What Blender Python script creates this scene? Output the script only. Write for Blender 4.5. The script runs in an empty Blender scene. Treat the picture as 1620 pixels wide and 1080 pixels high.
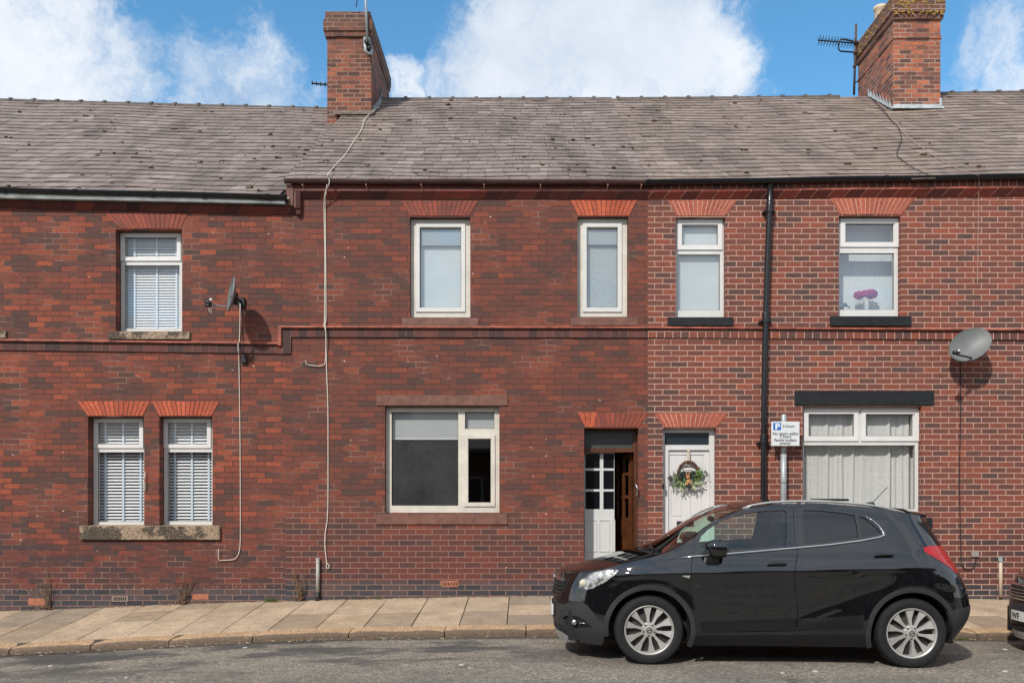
import bpy, bmesh, math, random
import numpy as np
from mathutils import Vector, Matrix
from mathutils.geometry import delaunay_2d_cdt
random.seed(7)
R = math.radians
sc = bpy.context.scene
col = sc.collection
# ---------------------------------------------------------------- camera, sky, sun, exposure
D, F, CX, CY, H = 12.5, 1375.0, 828.0, 780.0, 1.677     # wall plane is Y=0, road at the car is Z=0
cd = bpy.data.cameras.new('camera'); cam = bpy.data.objects.new('camera', cd); col.objects.link(cam)
cd.sensor_width = 36; cd.lens = 36 * F / 1620
cd.shift_x = -(CX - 810) / 1620; cd.shift_y = (CY - 540) / 1620
cd.clip_end = 2000
cam.location = (0, -D, H); cam.rotation_euler = (R(90), 0, 0)
sc.camera = cam
sc.view_settings.view_transform = 'Standard'; sc.view_settings.look = 'None'
sc.view_settings.exposure = 0.61; sc.view_settings.gamma = 1
SUN = Vector((-0.55, -1.0, 1.0)).normalized()          # towards the sun
sl = bpy.data.lights.new('sun', 'SUN'); sl.energy = 2.65; sl.angle = R(2.0); sl.color = (1, 0.95, 0.88)
so = bpy.data.objects.new('sun', sl); col.objects.link(so)
so.rotation_euler = SUN.to_track_quat('Z', 'Y').to_euler(); so.location = (-8, -20, 18)

class G:
    """small node-graph helper"""
    def __init__(s, nt): s.nt = nt; s.n = nt.nodes; s.l = nt.links
    def nd(s, t, props=None, **ins):
        n = s.n.new(t)
        for k, v in (props or {}).items(): setattr(n, k, v)
        for k, v in ins.items(): s.put(n, k, v)
        return n
    def put(s, n, k, v):
        i = n.inputs[int(k[1:])] if k[0] == 'i' and k[1:].isdigit() else n.inputs[k.replace('_', ' ')]
        if isinstance(v, bpy.types.NodeSocket): s.l.new(v, i)
        else:
            if i.type == 'RGBA' and len(v) == 3: v = (*v, 1)
            i.default_value = v
    def m(s, op, a, b=0.0, c=0.0, clamp=False):
        n = s.nd('ShaderNodeMath', {'operation': op, 'use_clamp': clamp}, i0=a, i1=b)
        if op in ('MULTIPLY_ADD', 'SMOOTH_MIN', 'COMPARE'): s.put(n, 'i2', c)
        return n.outputs[0]
    def vm(s, op, a, b=(0, 0, 0)):
        n = s.nd('ShaderNodeVectorMath', {'operation': op}, i0=a, i1=b)
        return n.outputs['Value'] if op in ('DISTANCE', 'DOT_PRODUCT', 'LENGTH') else n.outputs[0]
    def noise(s, vec, scale, detail=4, rough=0.55, dist=0.0):
        return s.nd('ShaderNodeTexNoise', None, Vector=vec, Scale=scale, Detail=detail, Roughness=rough, Distortion=dist).outputs['Fac']
    def ramp(s, fac, stops, mode='LINEAR'):
        n = s.nd('ShaderNodeValToRGB', None, Fac=fac); cr = n.color_ramp; cr.interpolation = mode
        while len(cr.elements) < len(stops): cr.elements.new(0.5)
        for e, (p, c) in zip(cr.elements, stops):
            e.position = p; e.color = (*c, 1) if not isinstance(c, (int, float)) else (c, c, c, 1)
        return n.outputs['Color']
    def mix(s, f, a, b, mode='MIX'):
        n = s.nd('ShaderNodeMix', {'data_type': 'RGBA', 'blend_type': mode, 'clamp_factor': True})
        for i, v in ((0, f), (6, a), (7, b)):
            if isinstance(v, bpy.types.NodeSocket): s.l.new(v, n.inputs[i])
            else: n.inputs[i].default_value = (*v, 1) if i and len(v) == 3 else v
        return n.outputs[2]
    def sep(s, v): return s.nd('ShaderNodeSeparateXYZ', None, Vector=v).outputs
    def comb(s, x=0.0, y=0.0, z=0.0): return s.nd('ShaderNodeCombineXYZ', None, X=x, Y=y, Z=z).outputs[0]
    def step(s, v, lo, hi): return s.nd('ShaderNodeMapRange', {'interpolation_type': 'SMOOTHSTEP'}, Value=v, i1=lo, i2=hi).outputs[0]

world = bpy.data.worlds.new('World'); sc.world = world; world.use_nodes = True
g = G(world.node_tree); bg = world.node_tree.nodes['Background']
sky = g.nd('ShaderNodeTexSky', {'sky_type': 'NISHITA', 'sun_disc': False, 'sun_elevation': math.asin(SUN.z),
           'sun_rotation': math.atan2(SUN.x, SUN.y), 'air_density': 1.0, 'dust_density': 0.3, 'ozone_density': 3.0})
dirv = g.nd('ShaderNodeTexCoord').outputs['Generated']
nrm = g.vm('NORMALIZE', dirv)
def cdir(x, y): return Vector(((x - CX) / F, 1, (CY - y) / F)).normalized()
warp = g.nd('ShaderNodeTexNoise', None, Vector=nrm, Scale=7.0, Detail=6.0, Roughness=0.6).outputs['Color']
wv = g.vm('ADD', nrm, g.vm('MULTIPLY', g.vm('SUBTRACT', warp, (0.5, 0.5, 0.5)), (0.13, 0.13, 0.1)))
# cloud banks: picture column/row of the bank, angular radius, weight
banks = [(60, 40, .10, 1.0), (150, 100, .09, .9), (40, 140, .10, 1.0), (-60, 60, .16, 1.0), (330, 130, .065, .75), (430, 110, .06, .7), (470, 150, .05, .6), (270, 140, .03, .5), (380,160,.06,.8),
         (860, 60, .12, 1.2), (960, 20, .13, 1.2), (1080, 90, .10, 1.1), (780, 110, .08, 1.1), (1150, 70, .045, .7), (700, 130, .05, .8), (630, 110, .03, .8), (622, 80, .018, .5),
         (745, 25, .02, .45), (1000, 130, .12, 1.1), (1570, 70, .06, .62), (1620, 110, .07, .6), (1520, 100, .04, .45), (960, -80, .14, 1.2)]
acc = None
for (x, y, r, w) in banks:
    d = g.vm('DISTANCE', wv, tuple(cdir(x, y)))
    v = g.nd('ShaderNodeMapRange', {'interpolation_type': 'SMOOTHSTEP'}, Value=d, i1=r * 1.2, i2=r * 0.35, i3=0.0, i4=w).outputs[0]
    acc = v if acc is None else g.m('MAXIMUM', acc, v)
dz = g.sep(nrm)
flat = g.nd('ShaderNodeVectorMath', {'operation': 'SCALE'}, i0=nrm); g.put(flat, 'Scale', g.m('DIVIDE', 1.0, g.m('MAXIMUM', g.m('ADD', dz[2], .18), .05)))
gen = g.step(g.noise(flat.outputs[0], 1.3, 7, .58), .31, .47)
front = g.step(dz[1], .55, .3)                          # the rest of the sky (not over these roofs) has its own broken cloud
dens = g.m('ADD', acc, g.m('MULTIPLY', gen, front))
fine = g.noise(g.vm('ADD', nrm, g.vm('MULTIPLY', g.vm('SUBTRACT', warp, (.5, .5, .5)), (.25, .25, .2))), 13, 10, .66)
mask = g.step(g.m('ADD', dens, g.m('MULTIPLY', g.m('SUBTRACT', fine, .5), 1.55)), .26, 1.1)
shade = g.noise(nrm, 6.5, 6, .5)
ccol = g.ramp(g.m('ADD', g.m('MULTIPLY', shade, .9), g.m('MULTIPLY', fine, .2)), [(.34, (.34, .4, .5)), (.46, (.47, .52, .59)), (.58, (.57, .6, .65)), (.7, (.65, .67, .69))])
skyv = g.mix(1.0, sky.outputs['Color'], (.094, .094, .094), 'MULTIPLY')
# a little more density of blue, as in the photograph's polarised sky
skyc = g.nd('ShaderNodeHueSaturation', None, Hue=.487, Saturation=1.2, Value=1.4, Color=skyv).outputs[0]
bgc = g.mix(g.m('MULTIPLY', mask, .93), skyc, ccol)
g.l.new(bgc, bg.inputs['Color']); bg.inputs['Strength'].default_value = 1.0

# ---------------------------------------------------------------- picture/world helpers
def W(px, py, Y=0.0):
    s = (D + Y) / F
    return Vector(((px - CX) * s, Y, H + (CY - py) * s))
def WX(px, Y=0.0): return (px - CX) * (D + Y) / F
def WZ(py, Y=0.0): return H + (CY - py) * (D + Y) / F

def tag(o, label=None, cat=None, group=None, kind=None):
    if label: o['label'] = label
    if cat: o['category'] = cat
    if group: o['group'] = group
    if kind: o['kind'] = kind
    return o
def empty(name, loc, label, cat, group=None, rot=(0, 0, 0)):
    o = bpy.data.objects.new(name, None); col.objects.link(o)
    o.location = loc; o.rotation_euler = rot; o.empty_display_size = .2
    return tag(o, label, cat, group)
ORG = {}
def root_of(p):
    while p.parent: p = p.parent
    return p

class MB:
    def __init__(s): s.v = []; s.f = []
    def add(s, vs, fs):
        k = len(s.v); s.v += [Vector(v) for v in vs]; s.f += [tuple(i + k for i in f) for f in fs]; return s
    def box(s, x0, x1, y0, y1, z0, z1, jig=0):
        if x0 > x1: x0, x1 = x1, x0
        if y0 > y1: y0, y1 = y1, y0
        if z0 > z1: z0, z1 = z1, z0
        return s.add([(x0, y0, z0), (x1, y0, z0), (x1, y1, z0), (x0, y1, z0), (x0, y0, z1), (x1, y0, z1), (x1, y1, z1), (x0, y1, z1)],
              [(0, 3, 2, 1), (4, 5, 6, 7), (0, 1, 5, 4), (1, 2, 6, 5), (2, 3, 7, 6), (3, 0, 4, 7)])
    def hexa(s, p):   # 8 points, bottom ring then top ring
        return s.add(p, [(0, 3, 2, 1), (4, 5, 6, 7), (0, 1, 5, 4), (1, 2, 6, 5), (2, 3, 7, 6), (3, 0, 4, 7)])
    def rings(s, rings, caps=True, close=True):
        k = len(s.v); n = len(rings[0])
        for r in rings: s.v += [Vector(p) for p in r]
        for i in range(len(rings) - 1):
            for j in range(n if close else n - 1):
                a = k + i * n + j; b = k + i * n + (j + 1) % n
                s.f.append((a, b, b + n, a + n))
        if caps:
            s.f.append(tuple(k + j for j in reversed(range(n)))); m = k + (len(rings) - 1) * n
            s.f.append(tuple(m + j for j in range(n)))
        return s
    def tube(s, pts, r, n=8, rr=None, caps=True):
        pts = [Vector(p) for p in pts]; rings = []
        t0 = (pts[1] - pts[0]).normalized(); up = Vector((0, 0, 1)) if abs(t0.z) < .9 else Vector((1, 0, 0))
        nx = t0.cross(up).normalized()
        for i, p in enumerate(pts):
            t = (pts[min(i + 1, len(pts) - 1)] - pts[max(i - 1, 0)]).normalized()
            nx = (nx - t * nx.dot(t)).normalized(); ny = t.cross(nx)
            q = rr[i] if rr else r
            rings.append([p + nx * math.cos(a) * q + ny * math.sin(a) * q for a in [2 * math.pi * j / n for j in range(n)]])
        return s.rings(rings, caps)
    def lathe(s, prof, c, axis='Y', n=32, caps=False, a0=0, a1=2 * math.pi):
        rings = []; c = Vector(c)
        for r, h in prof:
            ring = []
            for j in range(n):
                a = a0 + (a1 - a0) * j / n
                u, w = r * math.cos(a), r * math.sin(a)
                p = (u, h, w) if axis == 'Y' else ((u, w, h) if axis == 'Z' else (h, u, w))
                ring.append(c + Vector(p))
            rings.append(ring)
        return s.rings(rings, caps)
    def prism(s, poly, y0, y1, axis='Y'):   # poly in XZ (axis Y) or YZ (axis X)
        mk = (lambda a, b, t: (a, t, b)) if axis == 'Y' else ((lambda a, b, t: (t, a, b)) if axis == 'X' else (lambda a, b, t: (a, b, t)))
        n = len(poly); vs = [mk(a, b, y0) for a, b in poly] + [mk(a, b, y1) for a, b in poly]
        fs = [tuple(range(n)), tuple(range(2 * n - 1, n - 1, -1))] + [(i, i + n, (i + 1) % n + n, (i + 1) % n) for i in range(n)]
        return s.add(vs, fs)
    def ball(s, c, rx, ry=None, rz=None, n=10, m=7):
        ry = ry or rx; rz = rz or rx; c = Vector(c); rings = []
        for i in range(m + 1):
            t = math.pi * i / m; q = max(math.sin(t), .02)
            rings.append([c + Vector((rx * q * math.cos(2 * math.pi * j / n), ry * q * math.sin(2 * math.pi * j / n), rz * math.cos(t))) for j in range(n)])
        return s.rings(rings)
    def build(s, name, mat, parent=None, smooth=False, bevel=0, org=None, fix=True, auto=None):
        me = bpy.data.meshes.new(name)
        o = bpy.data.objects.new(name, me); col.objects.link(o)
        if parent is not None:
            rt = root_of(parent); base = ORG.get(rt.name, rt.location.copy()); o.parent = parent
        else:
            if org is None:
                xs = [v.x for v in s.v]; ys = [v.y for v in s.v]; zs = [v.z for v in s.v]
                org = Vector(((min(xs) + max(xs)) / 2, (min(ys) + max(ys)) / 2, min(zs)))
            base = Vector(org); o.location = base; ORG[o.name] = base
        me.from_pydata([v - base for v in s.v], [], s.f)
        if fix:
            bm = bmesh.new(); bm.from_mesh(me); bmesh.ops.recalc_face_normals(bm, faces=bm.faces)
            if bevel:
                es = [e for e in bm.edges if len(e.link_faces) == 2 and e.calc_face_angle(0) > .6]
                bmesh.ops.bevel(bm, geom=es, offset=bevel, segments=1 if bevel < .006 else 2, affect='EDGES', profile=.6, clamp_overlap=True)
            bm.to_mesh(me); bm.free()
        if mat: me.materials.append(mat)
        if smooth:
            for p in me.polygons: p.use_smooth = True
            if auto: me.set_sharp_from_angle(angle=R(auto))
        return o

def holes_panel(mb, xs0, xs1, zs0, zs1, holes, y0, y1):
    """rectangle in XZ with rectangular holes, extruded from y0 (front) to y1, reveals closed"""
    xs = sorted({xs0, xs1, *[h[0] for h in holes], *[h[1] for h in holes]})
    zs = sorted({zs0, zs1, *[h[2] for h in holes], *[h[3] for h in holes]})
    xs = [x for x in xs if xs0 <= x <= xs1]; zs = [z for z in zs if zs0 <= z <= zs1]
    def solid(i, j):
        if i < 0 or j < 0 or i >= len(xs) - 1 or j >= len(zs) - 1: return False
        cx = (xs[i] + xs[i + 1]) / 2; cz = (zs[j] + zs[j + 1]) / 2
        return not any(h[0] < cx < h[1] and h[2] < cz < h[3] for h in holes)
    for i in range(len(xs) - 1):
        for j in range(len(zs) - 1):
            if not solid(i, j): continue
            a, b, c, d = xs[i], xs[i + 1], zs[j], zs[j + 1]
            mb.add([(a, y0, c), (b, y0, c), (b, y0, d), (a, y0, d)], [(0, 1, 2, 3)])
            mb.add([(a, y1, c), (b, y1, c), (b, y1, d), (a, y1, d)], [(3, 2, 1, 0)])
            if not solid(i - 1, j): mb.add([(a, y0, c), (a, y1, c), (a, y1, d), (a, y0, d)], [(3, 2, 1, 0)])
            if not solid(i + 1, j): mb.add([(b, y0, c), (b, y1, c), (b, y1, d), (b, y0, d)], [(0, 1, 2, 3)])
            if not solid(i, j - 1): mb.add([(a, y0, c), (b, y0, c), (b, y1, c), (a, y1, c)], [(3, 2, 1, 0)])
            if not solid(i, j + 1): mb.add([(a, y0, d), (b, y0, d), (b, y1, d), (a, y1, d)], [(0, 1, 2, 3)])
    return mb

# ---------------------------------------------------------------- materials
MATS = {}
def newmat(name):
    m = bpy.data.materials.new(name); m.use_nodes = True
    g = G(m.node_tree); b = m.node_tree.nodes['Principled BSDF']
    MATS[name] = m
    return m, g, b
def plain(name, c, rough=.5, metal=0., var=.12, scale=30, bump=0., spec=.5, coat=0., island=0.):
    m, g, b = newmat(name)
    pos = g.nd('ShaderNodeTexCoord').outputs['Object']
    n = g.noise(pos, scale, 4)
    lo = tuple(x * (1 - var) for x in c); hi = tuple(min(1, x * (1 + var)) for x in c)
    cc = g.ramp(n, [(.3, lo), (.7, hi)])
    if island:
        ri = g.nd('ShaderNodeNewGeometry').outputs['Random Per Island']
        cc = g.mix(1.0, cc, g.ramp(ri, [(0, 1 - island), (1, 1 + island)]), 'MULTIPLY')
    g.l.new(cc, b.inputs['Base Color']); b.inputs['Roughness'].default_value = rough
    b.inputs['Metallic'].default_value = metal; b.inputs['Specular IOR Level'].default_value = spec
    b.inputs['Coat Weight'].default_value = coat
    if bump:
        bp = g.nd('ShaderNodeBump', None, Strength=bump, Distance=.01, Height=g.noise(pos, scale * 2.5, 5))
        g.l.new(bp.outputs[0], b.inputs['Normal'])
    return m

def brick_mat(name, stops, mort_hi, mort_lo, mort_cov, bw=.235, rh=.08, ms=.0055, off=(0, 0), top_soot=None, smudge=.35, header=False, bumps=.5, plinth=None, z_pale=None):
    m, g, b = newmat(name)
    P = g.nd('ShaderNodeNewGeometry').outputs['Position']; X, Y, Z = g.sep(P)
    u = g.m('ADD', g.m('ADD', X, Y), off[0]); v = g.m('ADD', Z, off[1])
    vec = g.comb(u, v, 0.)
    wob = g.nd('ShaderNodeTexNoise', None, Vector=vec, Scale=5.0, Detail=3.0).outputs['Color']
    vec2 = g.vm('ADD', vec, g.vm('MULTIPLY', g.vm('SUBTRACT', wob, (.5, .5, .5)), (.012, .009, 0)))
    wob2 = g.nd('ShaderNodeTexNoise', None, Vector=vec, Scale=45.0, Detail=2.0).outputs['Color']
    vec2 = g.vm('ADD', vec2, g.vm('MULTIPLY', g.vm('SUBTRACT', wob2, (.5, .5, .5)), (.006, .005, 0)))
    br = g.nd('ShaderNodeTexBrick', {'offset': .5, 'offset_frequency': 2}, Vector=vec2, Color1=(0, 0, 0), Color2=(1, 1, 1), Mortar=(.5, .5, .5),
              Scale=1.0, Mortar_Size=ms, Mortar_Smooth=.12, Bias=0.0, Brick_Width=bw, Row_Height=rh)
    tint = g.sep(br.outputs['Color'])[0]; fac = br.outputs['Fac']
    # patches a few bricks wide, plus streaks inside a brick
    pn = g.noise(g.comb(g.m('MULTIPLY', u, 1.0), g.m('MULTIPLY', v, 1.8), 3.3), 2.4, 5, .6)
    sn = g.noise(g.comb(u, g.m('MULTIPLY', v, 2.5), 7.1), 22, 6, .7)
    t2 = g.m('ADD', g.m('ADD', g.m('MULTIPLY', tint, .88), .06), g.m('ADD', g.m('MULTIPLY', g.m('SUBTRACT', pn, .5), .42), g.m('MULTIPLY', g.m('SUBTRACT', sn, .5), smudge * 3.4)), clamp=True)
    c = g.ramp(t2, stops)
    grain = g.noise(P, 160, 3, .7)
    c = g.mix(1.0, c, g.ramp(grain, [(.3, .78), (.7, 1.2)]), 'MULTIPLY')
    soot = g.step(g.noise(g.comb(u, g.m('MULTIPLY', v, .55), 11.), .9, 6, .62), .5, .78)
    c = g.mix(g.m('MULTIPLY', soot, .5), c, (.062, .038, .034))
    if top_soot is not None:
        c = g.mix(g.m('MULTIPLY', g.step(g.m('ADD', Z, g.m('MULTIPLY', sn, .5)), top_soot, top_soot + .5), .7), c, (.085, .055, .042))
    if plinth is not None:      # blue engineering bricks at the foot of the wall
        pf2 = g.step(g.m('ADD', Z, g.m('MULTIPLY', g.m('SUBTRACT', pn, .5), 1.2)), plinth + 1.15, plinth + .35)
        c = g.mix(g.m('MULTIPLY', pf2, .72), c, g.ramp(g.m('ADD', tint, g.m('SUBTRACT', sn, .5)), [(0, (.05, .032, .034)), (.5, (.085, .034, .031)), (1, (.125, .036, .03))]))
        pf = g.step(Z, plinth + .05, plinth - .02)
        c = g.mix(g.m('MULTIPLY', pf, .88), c, g.ramp(tint, [(0, (.03, .033, .04)), (.6, (.055, .058, .066)), (1, (.09, .06, .055))]))
    mn = g.noise(g.comb(u, v, 5.), 1.6, 5, .6)
    if z_pale is not None: mn = g.m('ADD', mn, g.m('MULTIPLY', g.step(Z, z_pale, z_pale - 1.1), .3))
    mm = g.step(mn, .62 - mort_cov * .4, .74 - mort_cov * .3)
    mc = g.mix(mm, mort_lo, mort_hi)
    mc = g.mix(1.0, mc, g.ramp(g.noise(P, 60, 3), [(.3, .72), (.7, 1.18)]), 'MULTIPLY')
    c = g.mix(fac, c, mc)
    g.l.new(c, b.inputs['Base Color'])
    g.put(b, 'Roughness', g.m('ADD', .72, g.m('MULTIPLY', sn, .25)))
    b.inputs['Specular IOR Level'].default_value = .35
    hgt = g.m('ADD', g.m('MULTIPLY', g.m('SUBTRACT', 1., fac), .8), g.m('ADD', g.m('MULTIPLY', sn, .5), g.m('ADD', g.m('MULTIPLY', tint, .45), g.m('MULTIPLY', grain, .2))))
    bp = g.nd('ShaderNodeBump', None, Strength=bumps, Distance=.007, Height=hgt)
    g.l.new(bp.outputs[0], b.inputs['Normal'])
    return m
old_stops = [(.0, (.068, .041, .034)), (.18, (.09, .044, .034)), (.33, (.125, .046, .033)), (.6, (.17, .05, .031)), (.86, (.215, .056, .031)), (1., (.3, .078, .037))]
mid_stops = [(.0, (.075, .045, .038)), (.15, (.098, .047, .037)), (.3, (.132, .049, .035)), (.62, (.162, .052, .034)), (.9, (.195, .056, .033)), (1., (.26, .07, .037))]
new_stops = [(.0, (.085, .054, .05)), (.14, (.11, .058, .049)), (.27, (.155, .062, .046)), (.6, (.2, .066, .046)), (.88, (.24, .072, .045)), (1., (.32, .088, .048))]
def dim(st, k, kb=1.): return [(p, (c[0] * k, c[1] * k * kb, c[2] * k * kb)) for p, c in st]
old_stops = dim(old_stops, 1.04, .96); mid_stops = dim(mid_stops, .97, .96); new_stops = dim(new_stops, .9, .96)
M_old = brick_mat('brick_left', old_stops, (.25, .14, .105), (.062, .03, .026), .34, ms=.0055, off=(.07, .02), plinth=.3, z_pale=.9)
M_mid = brick_mat('brick_middle', mid_stops, (.26, .15, .115), (.066, .033, .028), .3, ms=.0054, off=(.02, .035), plinth=.4, z_pale=1.9)
M_new = brick_mat('brick_right', new_stops, (.5, .31, .235), (.38, .22, .165), .8, ms=.0056, off=(.11, .03), plinth=.33, smudge=.25)
chim_stops = [(.0, (.06, .035, .03)), (.25, (.12, .052, .038)), (.5, (.2, .068, .042)), (.8, (.27, .085, .048)), (1., (.4, .12, .055))]
M_chl = brick_mat('brick_chimney_left', [(p, tuple(x * .95 for x in c)) for p, c in chim_stops], (.3, .2, .15), (.15, .09, .075), .6, bw=.225, rh=.082, ms=.008, smudge=.6, top_soot=10.35)
M_chr = brick_mat('brick_chimney_right', [(p, tuple(x * 1.25 for x in c)) for p, c in chim_stops], (.36, .27, .21), (.17, .1, .08), .65, bw=.225, rh=.082, ms=.008, smudge=.55, top_soot=10.7)
M_opp = brick_mat('brick_opposite', mid_stops, (.3, .2, .16), (.1, .05, .04), .4, ms=.006)
def header_mat(name, stops, mort, ang=0):
    m = brick_mat(name, stops, mort, mort, 1., bw=.118, rh=.5, ms=.0045, smudge=.25, bumps=.35); return m
M_headers = header_mat('brick_headers', new_stops, (.6, .36, .28))
M_corn_new = brick_mat('brick_cornice_right', [(0, (.1, .03, .025)), (.5, (.19, .042, .03)), (1, (.27, .055, .035))], (.5, .27, .2), (.45, .24, .18), 1., bw=.235, rh=.9, ms=.005, smudge=.2)
M_corn_old = brick_mat('brick_cornice_old', [(0, (.035, .016, .015)), (.5, (.1, .026, .02)), (1, (.2, .042, .027))], (.2, .09, .07), (.11, .05, .04), .5, bw=.235, rh=.9, ms=.004, smudge=.2)
M_frieze_old = brick_mat('brick_frieze_old', [(0, (.09, .035, .03)), (.5, (.16, .045, .036)), (1, (.2, .055, .045))], (.28, .13, .1), (.15, .07, .055), .5, bw=.5, rh=.9, ms=.004, smudge=.2)
M_band_old = brick_mat('brick_band', [(0, (.05, .032, .03)), (.5, (.1, .042, .036)), (1, (.15, .05, .038))], (.2, .12, .09), (.09, .045, .04), .5, bw=.118, rh=.9, ms=.004, smudge=.4)
M_roll = plain('terracotta_roll', (.3, .08, .045), .6, var=.6, scale=7, bump=.2)
M_stone_brown = plain('brown_painted_stone', (.155, .068, .048), .75, var=.3, scale=8, bump=.35)
M_stone_black = plain('black_painted_stone', (.012, .013, .015), .62, var=.3, scale=12, bump=.5, spec=.3)
def granite():
    m, g, b = newmat('weathered_granite_sill'); P = g.nd('ShaderNodeNewGeometry').outputs['Position']
    n = g.noise(P, 75, 3, .7); big = g.step(g.noise(P, 3.5, 4, .6), .44, .56)
    thr = g.m('ADD', g.m('ADD', .455, g.m('MULTIPLY', big, .15)), g.m('MULTIPLY', g.sep(g.nd('ShaderNodeNewGeometry').outputs['Normal'])[2], -.12))
    f = g.step(g.m('SUBTRACT', n, thr), -.05, .05)
    c = g.mix(f, (.05, .037, .026), (.36, .26, .175))
    g.l.new(c, b.inputs['Base Color']); b.inputs['Roughness'].default_value = .85
    bp = g.nd('ShaderNodeBump', None, Strength=.5, Distance=.006, Height=n); g.l.new(bp.outputs[0], b.inputs['Normal'])
    return m
M_granite = granite()
def arch_mat(name, c0, c1, soot):
    m, g, b = newmat(name); gm = g.nd('ShaderNodeNewGeometry'); P = gm.outputs['Position']; ri = gm.outputs['Random Per Island']
    c = g.ramp(ri, [(0, c0), (1, c1)])
    c = g.mix(1., c, g.ramp(g.noise(P, 22, 4, .6), [(.3, .75), (.7, 1.2)]), 'MULTIPLY')
    s = g.step(g.noise(P, 2.3, 4, .6), .42, .72)
    c = g.mix(g.m('MULTIPLY', s, soot), c, (.11, .036, .03))
    g.l.new(c, b.inputs['Base Color']); b.inputs['Roughness'].default_value = .8
    return m
M_arch = arch_mat('orange_rubbed_brick', (.33, .06, .026), (.5, .1, .04), .25)
M_arch_sooty = arch_mat('sooty_rubbed_brick', (.2, .045, .027), (.3, .062, .033), .75)
M_arch_new = arch_mat('repointed_arch_brick', (.3, .07, .04), (.4, .1, .055), .2)
M_joint_dark = plain('dark_joint', (.09, .04, .03), .9); M_joint_pale = plain('pale_joint', (.6, .36, .27), .9)
def slate_mat(name, cs, lichen, lc):
    m, g, b = newmat(name); gm = g.nd('ShaderNodeNewGeometry'); P = gm.outputs['Position']; ri = gm.outputs['Random Per Island']
    c = g.ramp(ri, cs)
    c = g.mix(1., c, g.ramp(g.noise(P, 9, 5, .65), [(.3, .78), (.7, 1.18)]), 'MULTIPLY')
    c = g.mix(1., c, g.ramp(g.noise(P, 70, 3, .7), [(.3, .85), (.7, 1.13)]), 'MULTIPLY')
    a = g.step(g.m('ADD', g.noise(P, 1.1, 6, .65), g.m('MULTIPLY', g.noise(P, 25, 3), .25)), .62, .84)
    c = g.mix(g.m('MULTIPLY', a, lichen), c, lc)
    d = g.step(g.noise(g.vm('MULTIPLY', P, (1.6, .45, .45)), .9, 6, .65), .46, .7); c = g.mix(g.m('MULTIPLY', d, .6), c, (.085, .068, .056))
    g.l.new(c, b.inputs['Base Color']); b.inputs['Roughness'].default_value = .62; b.inputs['Specular IOR Level'].default_value = .4
    bp = g.nd('ShaderNodeBump', None, Strength=.35, Distance=.006, Height=g.noise(P, 40, 5, .65)); g.l.new(bp.outputs[0], b.inputs['Normal'])
    return m
SL = [(0, (.178, .137, .117)), (.3, (.22, .17, .147)), (.7, (.24, .187, .162)), (.9, (.26, .206, .179)), (1, (.305, .25, .217))]
M_slate = slate_mat('welsh_slate', SL, .5, (.12, .105, .075))
M_slate_r = slate_mat('lichened_slate', [(p, (c[0] * 1.02, c[1] * 1.0, c[2] * .96)) for p, c in SL], .5, (.23, .175, .115))
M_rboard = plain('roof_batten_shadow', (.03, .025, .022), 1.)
M_ridge = plain('ridge_clay', (.085, .07, .062), .85, var=.45, scale=7, bump=.6)
M_moss = plain('moss', (.07, .045, .02), 1., var=.5, scale=20, bump=1)
M_lead = plain('lead', (.2, .2, .2), .55, var=.25, scale=8, bump=.3); M_lead_pale = plain('pale_lead_flashing', (.42, .45, .46), .5, var=.25, scale=9, bump=.3)
M_board = plain('weathered_white_board', (.19, .2, .19), .7, var=.4, scale=3.5, bump=.3)
M_gut_brown = plain('brown_gutter_paint', (.066, .03, .024), .55, var=.35, scale=5); M_gut_black = plain('black_gutter', (.009, .009, .01), .3, var=.3, scale=9)
M_pvc = plain('white_upvc', (.6, .59, .56), .4, var=.05, scale=5); M_pvc_warm = plain('creamy_window_paint', (.58, .54, .46), .5, var=.12, scale=5)
M_pvc_c = plain('white_upvc_casement', (.66, .64, .62), .38, var=.04, scale=5)
M_seal = plain('window_seal', (.03, .03, .03), .7)
M_slats = plain('white_blind_slats', (.82, .84, .85), .5, var=.03); M_roller = plain('white_roller_blind', (.36, .385, .38), .7, var=.04)
M_tape = plain('blind_tape', (.6, .7, .77), .8, var=.05)
M_curtain = plain('net_curtain', (.56, .56, .53), .9, var=.08)
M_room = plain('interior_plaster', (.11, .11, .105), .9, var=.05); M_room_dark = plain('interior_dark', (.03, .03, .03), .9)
M_sheet = plain('grey_film', (.42, .43, .41), .5)
def glass(name, tint=(1, 1, 1), refl=1., trans=.9, rough=0., wav=.0):
    m = bpy.data.materials.new(name); m.use_nodes = True; nt = m.node_tree; g = G(nt)
    nt.nodes.remove(nt.nodes['Principled BSDF']); out = nt.nodes['Material Output']
    gm = g.nd('ShaderNodeNewGeometry'); cs = g.m('ABSOLUTE', g.vm('DOT_PRODUCT', gm.outputs['Normal'], gm.outputs['Incoming']))
    fres = g.m('ADD', .045, g.m('MULTIPLY', g.m('POWER', g.m('SUBTRACT', 1., cs, clamp=True), 5.), .955))
    tr = g.nd('ShaderNodeBsdfTransparent', None, Color=tuple(t * trans for t in tint)); gl = g.nd('ShaderNodeBsdfGlossy', None, Roughness=rough, Color=(.95, .97, 1))
    if wav:
        P = g.nd('ShaderNodeNewGeometry').outputs['Position']
        bp = g.nd('ShaderNodeBump', None, Strength=wav, Distance=.004, Height=g.noise(P, 2.2, 2)); g.l.new(bp.outputs[0], gl.inputs['Normal'])
    mx = g.nd('ShaderNodeMixShader'); g.l.new(g.m('MULTIPLY', fres, refl, clamp=True), mx.inputs[0])
    g.l.new(tr.outputs[0], mx.inputs[1]); g.l.new(gl.outputs[0], mx.inputs[2]); g.l.new(mx.outputs[0], out.inputs['Surface'])
    return m
M_glass = glass('window_glass', refl=1.7, trans=.93, wav=.05)
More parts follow.
